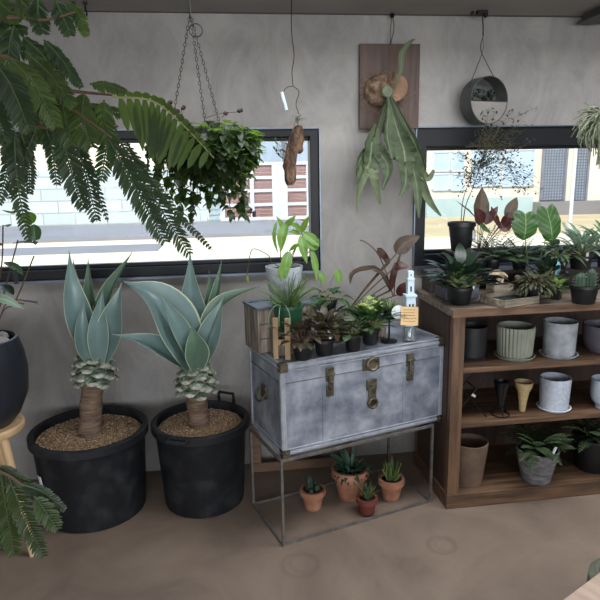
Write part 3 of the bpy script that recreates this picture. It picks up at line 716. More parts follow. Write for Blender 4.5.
# ================================================================= FOREGROUND FEATHERY TREE
TY = 1.25
def pinna(mb, st, ctrl, Y, wl, wr, n=26, droop=.0, lw=.0031, ang=58, tw=0):
    """ctrl: (px, py, dy) of the midrib; leaflets of length wl / wr pixels either side"""
    sp = spline([ony(x, y, Y+d) for x, y, d in ctrl], n+2); st.tube(sp, [.0022*(1-.6*i/(n+1)) for i in range(n+2)], 5)
    vd = (EYE-sp[n//2]).normalized()
    nrm = (vd + V((0, 0, .5)) + V((tw, 0, 0))).normalized()
    for i in range(1, n+1):
        p = sp[i]; t = (sp[i+1]-sp[i-1]).normalized(); side = t.cross(nrm).normalized()
        f = (min(1, i/n*3.5+.35))*(1-(i/n)**5*.6)
        for sgn, L in ((-1, wl), (1, wr)):
            a = radians(ang+rnd.uniform(-7, 7)); d = (t*cos(a)+side*sgn*sin(a)).normalized(); L_ = L*ppm(Y)*f*rnd.uniform(.9, 1.08)
            q = [p, p+d*L_*.5+V((0, 0, -droop*L_*.15)), p+d*L_+V((0, 0, -droop*L_*.5))]
            w = lw*rnd.uniform(.9, 1.15)*(.7+.3*f)
            mb.ribbon([q[0], q[0].lerp(q[1], .5), q[1], q[1].lerp(q[2], .6), q[2]], [w*.35, w, w*1.05, w*.8, w*.08], nrm+side*sgn*rnd.uniform(-.2, .35), .1, 0, 1)
rnd.seed(21)
tree = thing('feathery_tree', 'tall potted tree with feathery drooping fronds at the left edge, nearest the camera', 'tree', (-1.42, 1.45, 0))
pot_parts(tree, 'blackpot', .19, .15, .34, .006, .03, .008)
MB().tube(spline([(-1.42, 1.45, .29), (-1.40, 1.43, .9), (-1.34, 1.38, 1.5), (-1.22, 1.3, 1.95), (-1.02, 1.27, 2.15)], 24), [.022-.0006*i for i in range(24)], 10).build('trunk', MT['stem_b'], tree, world=True)
br = MB()
for ctrl in ([(-60, 90, .05), (0, 55, 0), (60, 100, .0), (112, 138, 0)], [(-60, 60, .05), (0, 20, 0), (45, 20, 0), (75, 12, 0)], [(-30, 75, 0), (20, 120, 0), (60, 130, 0)], [(40, 88, 0), (80, 92, -.05), (112, 95, -.1)]):
    MB().tube(spline([ony(x, y, TY+d) for x, y, d in ctrl], 16), [.005-.0002*i for i in range(16)], 6).build('branch', MT['stem_b'], tree, world=True)
# links between trunk and branches
MB().tube(spline([V((-1.34, 1.38, 1.5)), V((-1.1, 1.32, 1.62)), ony(-60, 90, TY+.05)], 8), .006, 6).build('branch', MT['stem_b'], tree, world=True)
MB().tube(spline([V((-1.22, 1.30, 1.95)), ony(-60, 60, TY+.05), ony(-20, 40, TY)], 8), .006, 6).build('branch', MT['stem_b'], tree, world=True)
MB().tube(spline([V((-1.41, 1.44, .75)), V((-1.1, 1.30, .92)), ony(-30, 470, 1.15)], 8), .006, 6).build('branch', MT['stem_b'], tree, world=True)
P_ = [  # ctrl, dY, left px, right px, n, material
 ([(60, 118, 0), (68, 160, 0), (84, 210, 0)], 0, 16, 14, 30, 'fern_d'), ([(66, 125, .02), (84, 168, 0), (97, 222, 0)], .03, 12, 14, 26, 'fern_d'),
 ([(74, 130, .02), (90, 170, 0), (108, 222, 0)], .05, 6, 5, 22, 'fern_d'),
 ([(108, 138, 0), (134, 185, 0), (165, 243, 0)], 0, 20, 14, 34, 'fern_d'), ([(118, 138, 0), (152, 195, 0), (190, 255, 0)], .04, 15, 14, 34, 'fern_d'),
 ([(125, 140, .02), (170, 205, 0), (212, 250, 0)], .07, 6, 5, 28, 'fern_d'),
 ([(110, 128, 0), (106, 150, 0), (101, 182, 0)], .05, 11, 11, 18, 'fern_d'), ([(45, 125, 0), (52, 150, 0), (57, 186, 0)], .05, 10, 9, 18, 'fern_d'),
 ([(14, 130, 0), (17, 180, 0), (29, 243, 0)], 0, 9, 10, 30, 'fern_d'), ([(6, 130, 0), (8, 165, 0), (-2, 205, 0)], 0, 10, 8, 22, 'fern_d'), ([(36, 130, 0), (24, 160, 0), (10, 200, 0)], .04, 7, 7, 22, 'fern_d'), ([(20, 130, .02), (28, 160, 0), (30, 195, 0)], .06, 8, 8, 20, 'fern_d'),
 ([(112, 97, 0), (152, 101, 0), (182, 124, 0), (214, 158, 0)], -.16, 9, 42, 13, 'fern_l'),
 ([(84, 92, .02), (82, 120, 0), (92, 148, 0)], 0, 15, 16, 20, 'fern_l'), ([(62, 90, .02), (64, 115, 0), (72, 146, 0)], 0, 14, 15, 18, 'fern_l'), ([(104, 100, 0), (104, 122, 0), (112, 146, 0)], .03, 13, 13, 16, 'fern_l'),
 ([(55, 0, 0), (62, 15, 0), (71, 36, 0)], 0, 11, 10, 16, 'fern_d'), ([(38, -4, 0), (38, 14, 0), (43, 34, 0)], 0, 11, 11, 16, 'fern_d'), ([(66, 2, 0), (78, 14, 0), (87, 37, 0)], .03, 8, 8, 16, 'fern_l'), ([(18, -6, 0), (25, 5, 0), (40, 14, 0)], 0, 12, 12, 14, 'fern_l'),
 ([(-6, -4, 0), (6, 8, 0), (22, 18, 0)], 0, 14, 12, 16, 'fern_l'), ([(-8, 14, 0), (6, 26, 0), (28, 30, 0)], .03, 10, 10, 16, 'fern_d'),
 ([(14, 26, 0), (10, 40, 0), (8, 58, 0)], 0, 11, 11, 14, 'fern_d'), ([(-8, 40, 0), (0, 52, 0), (16, 70, 0)], 0, 14, 12, 14, 'fern_l'),
 ([(22, 36, 0), (45, 58, 0), (62, 84, 0)], .02, 11, 10, 20, 'fern_d'), ([(44, 40, 0), (62, 60, 0), (82, 88, 0)], .02, 8, 9, 20, 'fern_d'), ([(26, 52, 0), (50, 75, 0), (74, 108, 0)], -.05, 13, 11, 22, 'fern_l'),
 ([(-5, 62, 0), (12, 88, 0), (30, 132, 0)], -.12, 16, 16, 22, 'fern_d'), ([(10, 58, 0), (34, 84, 0), (58, 128, 0)], -.1, 15, 15, 22, 'fern_l'), ([(-12, 85, 0), (-6, 110, 0), (6, 142, 0)], -.08, 15, 14, 20, 'fern_d'), ([(0, 75, .1), (20, 105, .1), (38, 142, .1)], 0, 15, 15, 20, 'fern_l'), ([(30, 98, .06), (38, 118, .06), (46, 140, .06)], 0, 14, 14, 16, 'fern_l'),
 ([(90, 84, .05), (110, 86, .05), (128, 92, .05)], 0, 7, 8, 12, 'fern_l'),
 ([(-4, 100, .12), (14, 108, .12), (34, 112, .12)], 0, 12, 12, 16, 'fern_d'), ([(40, 104, .1), (62, 112, .1), (84, 116, .1)], 0, 12, 12, 16, 'fern_d'), ([(60, 96, .14), (84, 112, .14), (118, 128, .14)], 0, 10, 12, 20, 'fern_d'), ([(84, 104, .14), (104, 110, .14), (128, 112, .14)], 0, 10, 10, 14, 'fern_l'), ([(10, 80, .14), (30, 92, .14), (54, 98, .14)], 0, 13, 13, 16, 'fern_d'), ([(-4, 30, .14), (10, 46, .14), (34, 54, .14)], 0, 12, 12, 16, 'fern_d'),
 # low fronds by the bottom left corner
 ([(0, 470, 0), (6, 510, 0), (14, 556, 0)], -.1, 16, 15, 26, 'fern_l'), ([(8, 476, 0), (24, 515, 0), (44, 558, 0)], -.1, 14, 13, 28, 'fern_l'), ([(20, 484, 0), (42, 492, 0), (66, 510, 0)], -.1, 9, 9, 18, 'fern_d'),
 ([(34, 496, 0), (46, 512, 0), (58, 530, 0)], -.13, 14, 12, 12, 'fern_l'), ([(-10, 480, 0), (-6, 515, 0), (0, 552, 0)], -.08, 14, 12, 20, 'fern_d'), ([(-2, 466, 0), (12, 474, 0), (30, 482, 0)], -.08, 9, 9, 14, 'fern_l')]
for ctrl, dY, a, b, n, m in P_:
    lf = MB(); stm = MB(); pinna(lf, stm, ctrl, TY+dY, a, b, int(n*1.12), .5, .0029 if a < 30 and b < 30 else .0075, 58 if b < 30 else 74)
    o = lf.build('frond', MT[m], tree, world=True); q = stm.build('midrib', MT['stem_g' if b > 30 else 'midrib'], o); q.location = -tree.location
lb = MB().tube(spline([ony(-30, 470, 1.15), ony(0, 472, 1.15), ony(20, 484, 1.15), ony(44, 506, 1.15)], 12), .003, 6); lb.build('twig', MT['stem_b'], tree, world=True)

# ================================================================= HANGING THINGS
rnd.seed(5)
HY = 2.35; hc = ony(199, 128, HY)
hb = thing('hanging_basket_plant', 'bushy trailing plant in a basket hung on three chains at the left window', 'hanging plant', (hc.x, hc.y, hc.z-.13))
hookp = V((hc.x-.01, hc.y, CZ-.0)) if False else V((ony(190, 12, HY).x, HY, CZ))
pot = MB().lathe([(0, .01), (.075, .01), (.105, .12), (.112, .12), (.108, .105), (.08, .0), (0, 0)], 32).build('basket', MT['blackpot'], hb)
MB().lathe([(0, .105), (.1, .1), (.1, .08), (0, .08)], 24).build('soil', MT['soil'], hb)
ringc = ony(196, 31, HY)
def chain(mb, a, b, link=.018, w=.0045, r=.0011):
    a, b = V(a), V(b); n = max(2, int((b-a).length/(link*.8))); d = (b-a).normalized(); x = d.cross(V((0, 1, .2))).normalized(); y = d.cross(x)
    for i in range(n):
        c = a.lerp(b, (i+.5)/n); s_ = x if i % 2 else y; pts = []
        for k in range(9):
            t_ = 2*pi*k/8; pts.append(c+d*(cos(t_)*link*.5)+s_*(sin(t_)*w))
        mb.tube(pts, r, 4, cap=False)
for q in ((-.105, 0), (.03, -.1), (.085, .06)):
    m_ = MB(); chain(m_, (hookp.x, HY, ringc.z+.06), (hc.x+q[0], hc.y+q[1], hc.z-.012)); m_.build('chain', MT['blackiron'], hb, world=True)
m_ = MB().tube([(hookp.x, HY, CZ), (hookp.x, HY, ringc.z+.05)], .003, 6).torus((ringc.x, HY-.01, ringc.z), .024, .0022, 20, 6, M.Rotation(radians(80), 3, 'X')).box((hookp.x, HY, CZ-.03), (.022, .02, .06)); m_.build('hook', MT['blackiron'], hb, world=True)
fol = MB(); stems = MB()
for i in range(1350):
    a = rnd.random()*2*pi; u = rnd.random(); r = .175*math.sqrt(rnd.random()); z = -.06+rnd.uniform(-.13, .085)*math.sqrt(max(0, 1-(r/.19)**2))
    p = hc+V((r*cos(a)+.045, r*sin(a)*.85, z))
    L = rnd.uniform(.032, .05); leaf(fol, p, a+rnd.uniform(-.9, .9), rnd.uniform(-1.2, .5), L, L*.85, 'heart', rnd.uniform(.2, 1), .2, 5)
for (x, y0, y1, dx) in ((182, 165, 192, 0), (174, 150, 190, -3), (210, 165, 206, 0), (220, 165, 208, 4), (238, 150, 214, 6), (200, 165, 196, 0), (226, 165, 216, 5), (170, 140, 205, -6), (160, 140, 185, -4), (178, 150, 222, 2), (196, 165, 205, 2), (205, 170, 203, 3), (215, 165, 190, 3), (228, 150, 196, 6), (238, 140, 205, 8), (232, 160, 218, 12), (247, 140, 185, 2), (150, 130, 165, -3), (186, 160, 198, -2), (222, 150, 200, 0), (165, 130, 176, -8), (242, 125, 160, 5), (155, 125, 196, 3), (190, 160, 225, 3)):
    dy = rnd.uniform(-.1, .06); sp = spline([ony(x, y0, HY+dy), ony(x+dx*.4, (y0+y1)/2, HY+dy-.02), ony(x+dx, y1, HY+dy)], 10); stems.tube(sp, .0014, 4)
    for k in range(int((y1-y0)/2.3)):
        t_ = rnd.random()*9; i = min(8, int(t_)); p = sp[i].lerp(sp[i+1], t_-i); L = rnd.uniform(.03, .05); leaf(fol, p, rnd.random()*2*pi, rnd.uniform(-1.4, .1), L, L*.82, 'heart', .6, .2, 5)
for (x, y, x2, y2) in ((205, 118, 240, 112), (178, 120, 170, 104), (222, 118, 228, 113), (245, 210, 254, 215), (183, 122, 181, 108)):
    stems.tube(spline([ony(x, y, HY), ony((x+x2)/2, (y+y2)/2-2, HY), ony(x2, y2, HY)], 6), .0012, 4)
stems.build('stem', MT['stem_b'], hb, world=True); fol.build('foliage', MT['heart'], hb, world=True)
for (x, y) in ((170, 103), (240, 111), (226, 113), (183, 107), (178, 110), (254, 214), (250, 211)):
    bud = MB()
    for k in range(3): bud.blob(ony(x+rnd.uniform(-1.3, 1.3), y+rnd.uniform(-1.3, 1.3), HY), .0075, 6, .2)
    bud.build('bud', MT['bud'], hb, world=True)

# driftwood with air plant on a wire
DY = 2.75
dw = thing('driftwood_air_plant', 'driftwood piece with an air plant, hung on a thin wire at the left window', 'hanging plant', ony(292, 185, DY))
w = MB().tube(spline([V((ony(292, 12, DY).x, DY, CZ)), ony(291.5, 30, DY), ony(294, 55, DY), ony(292, 72, DY), ony(293, 86, DY)], 30), .0018, 5)
w.tube(spline([ony(293, 86, DY), ony(286, 88, DY), ony(283, 96, DY), ony(287, 108, DY)], 12), .0016, 5).tube(spline([ony(293, 86, DY), ony(299, 92, DY), ony(296, 104, DY), ony(299, 114, DY)], 14), .0016, 5)
w.box((ony(292, 12, DY).x, DY, CZ-.006), (.03, .02, .012)); w.build('wire', MT['blackiron'], dw, world=True)
def twistlog(pts, r, k=12, j=.22):
    mb = MB(); n0 = len(mb.v); mb.tube(pts, r, k)
    for i in range(len(mb.v)): mb.v[i] = mb.v[i] + V((rnd.uniform(-1, 1), rnd.uniform(-1, 1), rnd.uniform(-1, 1)))*max(r)*j
    return mb
px = ppm(DY)
twistlog(spline([ony(298, 128, DY), ony(293, 145, DY), ony(290, 165, DY), ony(290, 184, DY)], 14), [a*px for a in (3, 4, 5, 5.5, 5, 5.5, 6, 6, 6.5, 6, 6, 5.5, 5, 3.5)]).build('driftwood', MT['drift'], dw, world=True)
twistlog(spline([ony(299, 126, DY+.02), ony(298, 140, DY+.02), ony(297, 153, DY+.02)], 10), [a*px for a in (2, 4, 5, 5, 5.5, 5.5, 5, 5, 5, 4)]).build('bark_piece', MT['drift'], dw, world=True)
MB().tube([ony(281.5, 92, DY-.01), ony(286.5, 110, DY-.01)], 1.7*px, 8).build('plant_label', MT['towerwhite'], dw, world=True)
m_ = MB()
for i in range(16): leaf(m_, ony(297+rnd.uniform(-2, 2), 122, DY-.01), rnd.random()*6.3, rnd.uniform(-.4, 1.3), rnd.uniform(.05, .085), .006, 'linear', rnd.uniform(.3, 1.5), .3, 6)
m_.build('air_plant', MT['airgreen'], dw, world=True)
m_ = MB(); s_ = MB()
for (x, y) in ((276, 140), (273, 147), (282, 138), (277, 153), (285, 143), (280, 146)):
    sp = spline([ony(286, 160, DY-.02), ony((286+x)/2-2, (160+y)/2, DY-.03), ony(x, y, DY-.03)], 6); s_.tube(sp, .001, 4)
    for k in range(7): leaf(m_, sp[rnd.randrange(2, 6)], rnd.random()*6.3, rnd.uniform(-.5, 1), .024, .009, 'lance', .4, .2, 4)
s_.build('stem', MT['stem_b'], dw, world=True); m_.build('leaves', MT['midgreen'], dw, world=True)

# staghorn fern on a board
BY = WY-.012
b0, b1 = ony(359, 44, BY), ony(418, 129, BY)
bcx = (ony(359, 86, BY).x+ony(418, 86, BY).x)/2; bw = .31
sg = thing('staghorn_fern', 'staghorn fern with hanging antler fronds, mounted on a dark walnut board', 'fern', (bcx, BY, ony(388, 86, BY).z))
zt_, zb_ = ony(388, 44.5, BY).z, ony(388, 129, BY).z
MB().box((bcx, BY-.008, (zt_+zb_)/2), (bw, .022, zt_-zb_)).build('board', MT['boardwood'], sg, world=True, smooth=False, bevel=.002)
MB().tube(spline([V((bcx+.005, BY-.03, CZ)), V((bcx+.015, BY-.03, (CZ+zt_)/2)), V((bcx, BY-.022, zt_-.005))], 8), .002, 5).tube(spline([V((bcx+.008, BY-.03, CZ)), V((bcx-.002, BY-.03, (CZ+zt_)/2)), V((bcx, BY-.022, zt_-.005))], 8), .0014, 5).blob((bcx+.006, BY-.03, CZ-.012), .012, 8).build('wire', MT['blackiron'], sg, world=True)
c = ony(384, 91, BY-.05); rb = MB()
rb.blob((c.x-.01, BY-.03, c.z+.002), .088, 26, .035, (1, .62, .88)); rb.blob((c.x-.04, BY-.035, c.z-.01), .055, 18, .05, (1, .8, .9)); rb.blob((c.x+.05, BY-.03, c.z+.012), .05, 18, .05, (1, .8, 1.1))
rb.build('root_ball', MT['sphagnum'], sg, world=True)
q = MB()
for i in range(110):
    a = rnd.random()*6.28; p = V((c.x+cos(a)*.07, BY-.03, c.z+sin(a)*.06)); q.tube([p, p+V((cos(a+rnd.uniform(-.6, .6))*.035, rnd.uniform(-.02, 0), sin(a)*.03)), p+V((cos(a+rnd.uniform(-.6, .6))*.055, rnd.uniform(-.01, .0), sin(a)*.05-.008))], .0008, 3)
q.build('root_fibres', MT['shield'], sg, world=True)
q = MB()   # dried shield frond: right hand cupped scale
sp = spline([ony(389, 100, BY-.09), ony(397, 92, BY-.085), ony(400, 82, BY-.07), ony(396, 74, BY-.05)], 10); q.ribbon(sp, [.012, .026, .034, .04, .042, .04, .036, .03, .02, .006], (-.3, -1, .2), -.35, .003, 3); q.build('shield_frond', MT['shield'], sg, world=True)
MB().lathe([(0, -.004), (.026, 0), (.03, .006), (.026, .013), (0, .016)], 20, ony(387, 92, BY-.11), R=M.Rotation(radians(80), 3, 'X')).build('new_shield', MT['airgreen'], sg, world=True)
FYs = BY-.1
def antler(ctrl, ws, nrm, fold=.15, n=16, mt='stag', wave=.25):
    q = MB(); cs = [ony(x, y, FYs+d) for x, y, d in ctrl]; sp = spline(cs, n); wsm = []
    for i in range(n):
        t_ = i/(n-1)*(len(ws)-1); k = min(int(t_), len(ws)-2); wsm.append((ws[k]+(ws[k+1]-ws[k])*(t_-k))*ppm(FYs)/2*(.84 if len(cs) != 6 else .62))
    q.ribbon(sp, wsm, nrm, fold, .0025, 2, wave, rnd.random()*6); return q
F_ = [ ([(387, 97, 0), (383, 112, -.02), (378, 128, -.03), (374, 142, -.03)], (4, 7, 9, 12), (.7, -1, 0)),
 ([(376, 124, -.03), (372, 142, -.04), (370, 160, -.04), (366, 176, -.04)], (6, 20, 22, 12), (.3, -1, 0)),
 ([(367, 158, -.04), (361, 172, -.05), (357, 184, -.05)], (12, 12, 3), (.3, -1, 0)), ([(366, 150, -.04), (360, 160, -.05), (357, 176, -.05)], (8, 9, 4), (.3, -1, 0)),
 ([(367, 170, -.05), (361, 184, -.06), (358, 198, -.06), (357, 212, -.06)], (10, 8, 5, 2), (.3, -1, 0)),
 ([(372, 168, -.04), (375, 184, -.05), (380, 204, -.05)], (14, 9, 3), (0, -1, 0)), ([(378, 150, -.04), (388, 168, -.04), (382, 190, -.04)], (16, 12, 3), (-.3, -1, 0)),
 ([(389, 97, 0), (393, 115, -.03), (399, 135, -.04), (406, 155, -.04)], (4, 8, 20, 30), (-.5, -1, 0)),
 ([(388, 97, -.02), (388, 115, -.05), (387, 135, -.06), (392, 158, -.06)], (4, 6, 13, 7), (.5, -1, 0)),
 ([(404, 148, -.04), (412, 168, -.04), (422, 186, -.03), (430, 202, -.03), (441, 216, -.03)], (24, 20, 12, 8, 2), (-.3, -1, 0)),
 ([(404, 150, -.05), (406, 170, -.05), (405, 186, -.05), (400, 196, -.05)], (26, 16, 10, 3), (-.1, -1, 0)),
 ([(411, 160, -.05), (416, 182, -.05), (418, 200, -.05), (419, 218, -.05)], (16, 11, 9, 2), (-.2, -1, 0)),
 ([(418, 170, -.04), (428, 178, -.04), (434, 170, -.04)], (12, 8, 3), (-.2, -1, 0)),
 ([(392, 98, 0), (402, 118, -.02), (414, 142, -.02), (424, 168, -.02)], (3, 6, 12, 8), (-.9, -1, 0))]
for i_, (ctrl, ws, nr) in enumerate(F_): antler(ctrl, ws, nr, .35, wave=.3).build('antler_frond', MT['stag_light' if i_ in (2, 4, 5, 9, 12) else 'stag'], sg, world=True)
antler([(391, 92, 0), (396, 82, -.02), (401, 70, -.03), (402, 54, -.03), (409, 43, -.04), (415, 39, -.05)], (2, 2.5, 7, 10, 6, 1.5), (-.2, -1, 0)).build('upright_frond', MT['bright'] if False else MT['stag'], sg, world=True)
q = MB().tube(spline([ony(394, 96, FYs), ony(404, 98, FYs+.03), ony(416, 92, FYs+.05)], 8), .0015, 5); q.build('root', MT['shield'], sg, world=True)

# ring planter
RY = WY-.10; rc = ony(484, 101, RY); pr = 22.5*ppm(RY)
rg = thing('ring_planter', 'round grey metal half-moon planter hung on a wire against the wall', 'planter', rc)
RR = M.Rotation(radians(90), 3, 'X')
Rt = M.Rotation(radians(16), 3, 'Z') @ RR
q = MB(); dp = .085; q.lathe([(pr-.003, -dp/2), (pr, -dp/2), (pr, dp/2), (pr-.003, dp/2), (pr-.003, -dp/2)], 56, R=Rt); q.build('rim', MT['ringmetal'], rg)
q = MB(); k = 28; rr = pr-.004; pts = []
for i in range(k+1):
    a = pi+radians(4)+(pi-radians(8))*i/k; pts.append((rr*cos(a), rr*sin(a)))
for zf in (dp/2-.004, -dp/2+.004):
    n0 = len(q.v)
    for (x, y) in pts: q.v.append(Rt @ V((x, y, zf)))
    q.face([n0+i for i in range(k+1)])
q.build('front_plate', MT['ringplate'], rg, smooth=False, solid=.003)
q = MB(); q.lathe([(0, -dp/2+.001), (pr-.004, -dp/2+.001), (pr-.004, -dp/2+.003), (0, -dp/2+.003)], 48, R=Rt); q.build('back_plate', MT['ringmetal'], rg, smooth=False)
q = MB().box(Rt @ V((0, -.008, 0)), (pr*1.88, dp-.01, .012), M.Rotation(radians(16), 3, 'Z')); q.build('soil', MT['soil'], rg)
hp = ony(482, 54, RY); ht = V((ony(482, 12, RY).x, RY, CZ))
q = MB().tube([rc+(Rt @ V((-pr*.86, pr*.5, 0))), hp, rc+(Rt @ V((pr*.75, pr*.64, 0)))], .0022, 5).tube(spline([hp, hp+V((-.008, 0, .04)), hp+V((.004, 0, .1)), ht], 14), .002, 5).tube([hp+V((0, 0, -.004)), hp+V((.008, 0, .04)), hp+V((-.002, 0, .1)), ht], .0012, 5).box(ht+V((0, 0, -.008)), (.05, .03, .016)).blob(ht+V((.02, 0, -.02)), .012, 8).blob(ht+V((-.05, 0, -.012)), .01, 8)
q.build('wire', MT['blackiron'], rg, world=True)
q = MB()
for i in range(90): leaf(q, Rt @ V((rnd.uniform(-.7, .75)*pr, rnd.uniform(0, .42)*pr, rnd.uniform(-.02, .03))), rnd.random()*6.3, rnd.uniform(-.3, 1.3), rnd.uniform(.014, .026), .013, 'ovate', .5, .2, 4)
q.build('foliage', MT['darkgreen'], rg)

# rhipsalis on the far right
EY = 2.45; ec = ony(604, 128, EY)
rh_ = thing('hanging_rhipsalis', 'pale grey green thready hanging plant at the right edge', 'hanging plant', ec)
q = MB().blob((0, 0, 0), .07, 12, .05, (1, 1, 1)); q.build('moss_ball', MT['airgreen'], rh_)
MB().tube([(0, 0, .06), (0, 0, CZ-ec.z)], .002, 5).build('wire', MT['blackiron'], rh_)
q = MB()
for i in range(260):
    a = rnd.random()*6.3; e_ = rnd.uniform(-.5, 1.4); L = rnd.uniform(.06, .11)
    q.tube(arc((cos(a)*.05*cos(e_), sin(a)*.05*cos(e_), .05*sin(e_)), a, e_, L, rnd.uniform(1.4, 2.8), 6), .0022, 4)
for i in range(12):
    a = rnd.random()*6.3; sp = arc((rnd.uniform(-.06, .0), rnd.uniform(-.05, .05), -.03), a, -1.2, rnd.uniform(.08, .15), .4, 6); q.tube(sp, .0025, 4)
q.tube(arc((-.02, 0, .05), 2.9, .8, .09, .2), .002, 4)
q.build('strands', MT['airgreen'], rh_)
# hooks hanging under the ceiling (left)
for (x, lab) in ((73, 'small black hook under the ceiling, leftmost of the pair beside the fronds'), (85, 'small black hook under the ceiling, nearer the chain of the pair')):
    p = onz(x, 2, CZ); o = MB().tube(spline([(0, 0, 0), (0, 0, -.03), (.004, 0, -.05), (-.004, 0, -.06), (-.008, 0, -.045)], 10), .004, 6).box((0, 0, -.004), (.018, .018, .008)).build('ceiling_hook', MT['blackiron']); o.location = (p.x, p.y, CZ-.001)
    tag(o, lab, 'hook')

# ================================================================= WOODEN SHELF UNIT
SX0, SX1, SY0, SY1 = .985, 2.65, 2.515, 2.985; STZ = .995
ang = radians(1.5); SOG = V((.980, 2.514, 0)); Wd = 1.55; Dp = .455
su = thing('shelf_unit', 'open brown wooden shelf unit under the right window', 'shelf', SOG, ang)
pw = .058
MB().box((Wd/2-.0, Dp/2-.01, STZ-.019), (Wd+.02, Dp+.04, .036)).build('worktop', MT['topwood'], su, smooth=False, bevel=.002)
MB().box((Wd/2, -.033, STZ-.0195), (Wd+.02, .008, .038)).build('front_edge', MT['shelfwood'], su, smooth=False, bevel=.002)
for x in (pw/2+.0, Wd-pw/2):
    for y in (-.004, Dp-.02): MB().box((x, y, (STZ-.038+.075)/2), (pw, .035, STZ-.038-.075)).build('post', MT['shelfwoodz'], su, smooth=False, bevel=.002)
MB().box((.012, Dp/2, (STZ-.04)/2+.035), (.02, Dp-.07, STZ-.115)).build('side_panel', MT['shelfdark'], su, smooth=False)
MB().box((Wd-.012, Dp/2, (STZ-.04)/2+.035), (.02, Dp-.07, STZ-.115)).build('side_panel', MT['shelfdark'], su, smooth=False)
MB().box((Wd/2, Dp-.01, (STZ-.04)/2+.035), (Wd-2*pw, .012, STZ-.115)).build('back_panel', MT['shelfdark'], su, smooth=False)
MB().box((Wd/2, Dp/2-.012, .0375), (Wd+.01, Dp+.03, .075)).build('plinth', MT['shelfwood'], su, smooth=False, bevel=.004)
S1, S2 = .70, .425
for z in (S1, S2): MB().box((Wd/2, Dp/2-.01, z-.0125), (Wd-2*.034, Dp-.03, .025)).build('shelf_board', MT['shelfwood'], su, smooth=False, bevel=.002)
S0 = .075
def on_shelf(px, py, z): return onz(px, py, z)

def pot_thing(name, label, cat, loc, rt, rb, h, m, rz=0, group=None, **k):
    t = thing(name, label, cat, loc, rz, group); pot_parts(t, m, rt, rb, h, **k); return t
def base_at(px, py, z, r):
    """centre of a round base of radius r whose front lower edge is at the pixel"""
    p = onz(px, py, z); d = (p-EYE); d.z = 0; d.normalize(); return p + d*r
# upper shelf
p = base_at(471, 361, S1, .068); t = pot_thing('glazed_pot', 'dark charcoal glazed empty pot at the left end of the upper shelf', 'pot', p, .073, .068, .162, 'darkglaze', wall=.006, lip=.002, lipout=0, soil=0)
MB().lathe([(0, .003), (.072, .003), (.078, .014), (.08, .013), (.074, 0), (0, 0)], 36).build('saucer', MT['darkglaze'], t)
p = base_at(514, 361, S1, .075); t = thing('ribbed_pot', 'sage grey vertically ribbed pot standing in its saucer on the upper shelf', 'pot', p)
ribf = lambda a, z, r: 1+.028*cos(a*30) if r > .074 and 0.012 < z < .155 else 1
MB().lathe([(0, .012), (.07, .012), (.082, .160), (.088, .160), (.0885, .151), (.0885, .142), (.082, .02), (.076, .009), (0, .009)], 30*8, rib=ribf).build('pot', MT['sage'], t)
MB().lathe([(0, .002), (.082, .002), (.094, .014), (.098, .013), (.086, 0), (0, 0)], 48).build('saucer', MT['sage'], t)
p = base_at(558, 359, S1, .07); t = thing('concrete_pot', 'pale grey concrete pot with saucer on the upper shelf', 'pot', p)
MB().lathe([(0, .012), (.066, .012), (.073, .175), (.080, .176), (.079, .16), (.075, .02), (.070, .008), (0, .008)], 48).build('pot', MT['greyconc'], t)
MB().lathe([(0, .002), (.078, .002), (.088, .014), (.092, .013), (.08, 0), (0, 0)], 48).build('saucer', MT['greyconc'], t)
p = base_at(601, 354, S1, .06); t = thing('bowl_pot', 'mauve grey rounded bowl pot at the right edge of the upper shelf', 'pot', p)
MB().lathe([(0, .01), (.06, .012), (.085, .06), (.09, .14), (.096, .14), (.094, .06), (.08, .02), (.06, 0), (0, 0)], 48).build('pot', MT['mauve'], t)
# middle shelf
p = base_at(466, 424, S2, .02)
t = thing('wire_trestle', 'crossed black wire plant stand leaning at the left of the middle shelf', 'stand', (p.x+.02, p.y+.06, S2))
q = MB()
for dy in (0, .12): q.tube([(-.06, dy, .004), (.09, dy, .19)], .0035, 6).tube([(.10, dy-.02, .004), (-.05, dy, .17)], .0035, 6)
for z in (.06, .14): q.tube([(-.035 if z < .1 else .05, 0, z), (-.035 if z < .1 else .05, .12, z)], .003, 6)
q.build('wire_frame', MT['blackiron'], t)
MB().box((.036, -.006, .112), (.022, .002, .012), M.Rotation(radians(35), 3, 'Y')).build('price_tag', MT['white'], t, smooth=False)
p = base_at(500, 417, S2, .03)
t = thing('cone_holder', 'black wire cone holder standing on a ring, left of the tan cone', 'holder', (p.x, p.y, S2))
q = MB().torus((0, 0, .004), .042, .003, 24, 6).torus((0, 0, .17), .036, .003, 24, 6)
for i in range(3):
    a = i*2.1+.4; q.tube([(.042*cos(a), .042*sin(a), .004), (.012*cos(a), .012*sin(a), .06), (.036*cos(a), .036*sin(a), .17)], .0028, 6)
q.build('wire_frame', MT['blackiron'], t); MB().lathe([(0, .04), (.012, .042), (.034, .175), (.03, .175), (.008, .05), (0, .046)], 28).build('cup', MT['blackpot'], t)
p = base_at(522, 412, S2, .02)
t = thing('wooden_cone', 'tan turned wooden cone shaped like an ice cream cornet', 'ornament', (p.x, p.y, S2))
MB().lathe([(0, .02), (.012, .02), (.026, .12), (.034, .135), (.04, .152), (.044, .153), (.041, .135), (.041, .125), (.034, .118), (.034, .11), (.029, .106), (.02, .05), (.015, 0), (0, 0)], 36).build('cone', MT['cone'], t)
p = base_at(553, 413, S2, .07); t = thing('speckled_pot', 'white textured stoneware pot in a saucer on the middle shelf', 'pot', p)
